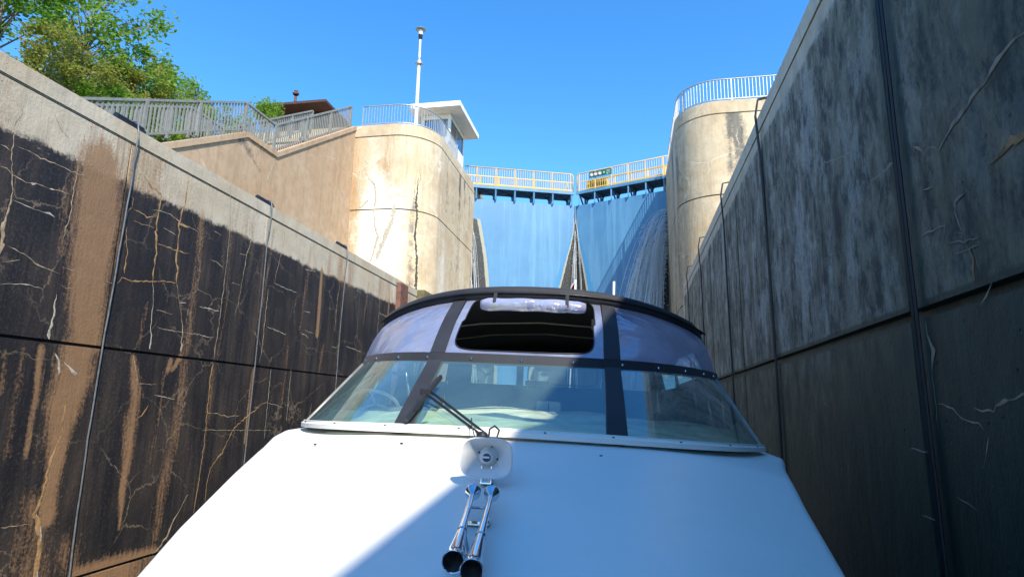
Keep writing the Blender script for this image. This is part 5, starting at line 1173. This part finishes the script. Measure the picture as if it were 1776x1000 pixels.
# loudhailer: rectangular flared bell facing the bow
lh = empty('loudhailer'); lh.parent = boat
c = Vector((.012, 2.11, -.168)); fwd = Vector((0.02, -1, -.02)).normalized(); mb = MB()
def rrect(hw, hh, y, n=40, pw=3.4):
    o = []
    for k in range(n):
        q = 2*math.pi*k/n; cx, sy = math.cos(q), math.sin(q); nr = (abs(cx)**pw+abs(sy)**pw)**(1/pw); o.append(tuple(c+Vector((cx/nr*hw*.88, 0, sy/nr*hh*.84))+fwd*y*.85))
    return o
SS = .86
rings = [rrect(.034, .034, -.085, pw=2), rrect(.036, .036, -.03, pw=2), rrect(.050, .046, .01, pw=2.4), rrect(.075, .060, .045), rrect(.094, .074, .066), rrect(.100, .078, .070), rrect(.100, .078, .076), rrect(.094, .073, .077), rrect(.070, .054, .050), rrect(.046, .040, .020, pw=2.2), rrect(.030, .030, .0, pw=2)]
n = 40; V = [p for r in rings for p in r]; mb.add(V, [(r*n+i, r*n+(i+1) % n, (r+1)*n+(i+1) % n, (r+1)*n+i) for r in range(len(rings)-1) for i in range(n)]+[tuple(range(n))[::-1]])
bp_(mb, 'bell', M['plastic_w'], lh, smooth=True, auto=50)
mb = MB(); mb.lathe([(.031, -.004), (.032, .012), (.024, .020), (.023, .042), (.018, .050), (.001, .052)], c, fwd, 24); dv = bp_(mb, 'driver_cone', M['plastic_w'], lh, smooth=True, auto=40)
mb = MB(); mb.lathe([(.0135, .0505), (.0135, .0535), (.001, .054)], c, fwd, 20); bd = bp_(mb, 'round_badge', M['navy'], dv)
mb = MB(); mb.box((c.x-.011, c.y-.0565, c.z-.003), (c.x+.011, c.y-.0545, c.z+.003)); bp_(mb, 'badge_mark', M['wsign'], dv)
for dx, dz in ((.012, .034), (.033, -.006), (-.030, .012)):
    mb = MB(); mb.lathe([(.0035, 0), (.0035, .003), (.0, .0035)], c+Vector((dx, 0, dz))+fwd*.018, fwd, 8); bp_(mb, 'bolt', M['black'], lh)
mb = MB(); mb.box((c.x-.018, c.y-.04, c.z-.086), (c.x+.018, c.y+.05, c.z-.082)).box((c.x-.018, c.y-.03, c.z-.082), (c.x-.015, c.y+.03, c.z-.03)).box((c.x+.015, c.y-.03, c.z-.082), (c.x+.018, c.y+.03, c.z-.03)); bp_(mb, 'mount_bracket', M['chrome'], lh)
mb = MB(); mb.tube([tuple(c-fwd*.085), tuple(c-fwd*.10+Vector((.02, 0, .03))), tuple(c-fwd*.16+Vector((.05, 0, .02))), tuple(c-fwd*.18+Vector((.05, 0, -.05)))], .005, 6); bp_(mb, 'lead', M['rub'], lh, smooth=True)

# twin trumpet horns
ah = empty('air_horn'); ah.parent = boat
for (r0, r1) in (((.010, 1.825, -.252), (.045, 1.375, -.333)), ((.065, 1.82, -.252), (.092, 1.335, -.338))):
    a, b = Vector(r0), Vector(r1); d = (b-a); Lh = d.length; mb = MB()
    mb.lathe([(.0, -.022), (.020, -.022), (.023, -.018), (.023, -.008), (.019, -.004), (.016, .004), (.011, .010), (.0075, .03), (.0085, Lh*.4), (.012, Lh*.66), (.017, Lh*.82), (.021, Lh*.93), (.0235, Lh*.985), (.0255, Lh), (.0245, Lh+.001), (.0232, Lh)], a, d, 28)
    tr = bp_(mb, 'trumpet', M['chrome'], ah, smooth=True, auto=60)
    mb = MB(); mb.lathe([(.0232, Lh), (.0215, Lh*.965), (.018, Lh*.92), (.013, Lh*.84), (.001, Lh*.80)], a, d, 28); bp_(mb, 'horn_mouth', M['hornin'], tr, smooth=True)
    mb = MB(); mb.lathe([(.0122, Lh*.62), (.0135, Lh*.625), (.0135, Lh*.635), (.0125, Lh*.64)], a, d, 20); bp_(mb, 'collar_ring', M['chrome'], tr, smooth=True)
    mb = MB()
    for k in range(6):
        q = k*math.pi/3; mb.lathe([(.003, -.022), (.003, -.025), (.0, -.0255)], a+Vector((math.cos(q)*.016, 0, math.sin(q)*.016)), d, 8)
    bp_(mb, 'diaphragm_bolts', M['galv'], tr)
dz_ = deckw(0, 1.74); mb = MB(); mb.box((.010, 1.71, dz_+.002), (.074, 1.75, dz_+.006)).box((.008, 1.71, dz_+.006), (.012, 1.75, -.276)).box((.072, 1.71, dz_+.006), (.076, 1.75, -.276)).box((.016, 1.715, -.277), (.070, 1.74, -.274)); bp_(mb, 'horn_bracket', M['chrome'], ah)
mb = MB(); mb.bar((.030, 1.57, -.300), (.056, 1.52, deckw(0, 1.52)+.010), .006, .006).bar((.080, 1.53, -.306), (.056, 1.52, deckw(0, 1.52)+.010), .006, .006).lathe([(.011, 0), (.011, .007), (.0, .009)], (.056, 1.52, deckw(0, 1.52)), (0, -.17, 1), 14); bp_(mb, 'front_stay', M['galv'], ah)

# antenna, dome, flag on the canopy / stern
mb = MB(); mb.tube([(.64, 5.6, .72), (.642, 5.6, 1.19)], .011, 8); bp_(mb, 'antenna', M['plastic_w'], smooth=True)
mb = MB(); mb.lathe([(.0, .10), (.05, .095), (.09, .06), (.10, .02), (.09, 0)], (.46, 5.5, .95), (0, 0, 1), 20); mb.tube([(.46, 5.5, .72), (.46, 5.5, .955)], .02, 8); bp_(mb, 'radar_dome', M['plastic_w'], smooth=True, auto=50)
mb = MB(); mb.tube([(.22, 9.9, -.4), (.28, 10.3, 2.20)], .014, 8); bp_(mb, 'flag_pole', M['plastic_w'], smooth=True)
def bw(u, a, w_): return boat.matrix_world @ Vector((u, a, w_+BZ))
fl = empty('flag', tuple(bw(.28, 10.3, 2.18)), 'red and white flag drooping from its staff behind the canopy', 'flag')
mbw = MB(); mbr = MB()
def fp(i, j):   # drooping cloth
    f = i/12; g = j/8; return bw(.27-.30*f*(.12+.88*g)+.02*math.sin(g*9+f*5), 10.3+.10*math.sin(f*8+g*2), 2.17-.46*g-.06*f*(1-.3*g)+.02*math.sin(f*9))
for i in range(12):
    for j in range(8):
        tgt = mbr if (i < 6) else mbw
        tgt.add([tuple(fp(i, j)), tuple(fp(i+1, j)), tuple(fp(i+1, j+1)), tuple(fp(i, j+1))], [(0, 1, 2, 3)])
mbr.build('red_cloth', paint('flag_red', (.60, .03, .03), .7), fl); mbw.build('white_cloth', paint('flag_white', (.78, .76, .75), .7), fl)
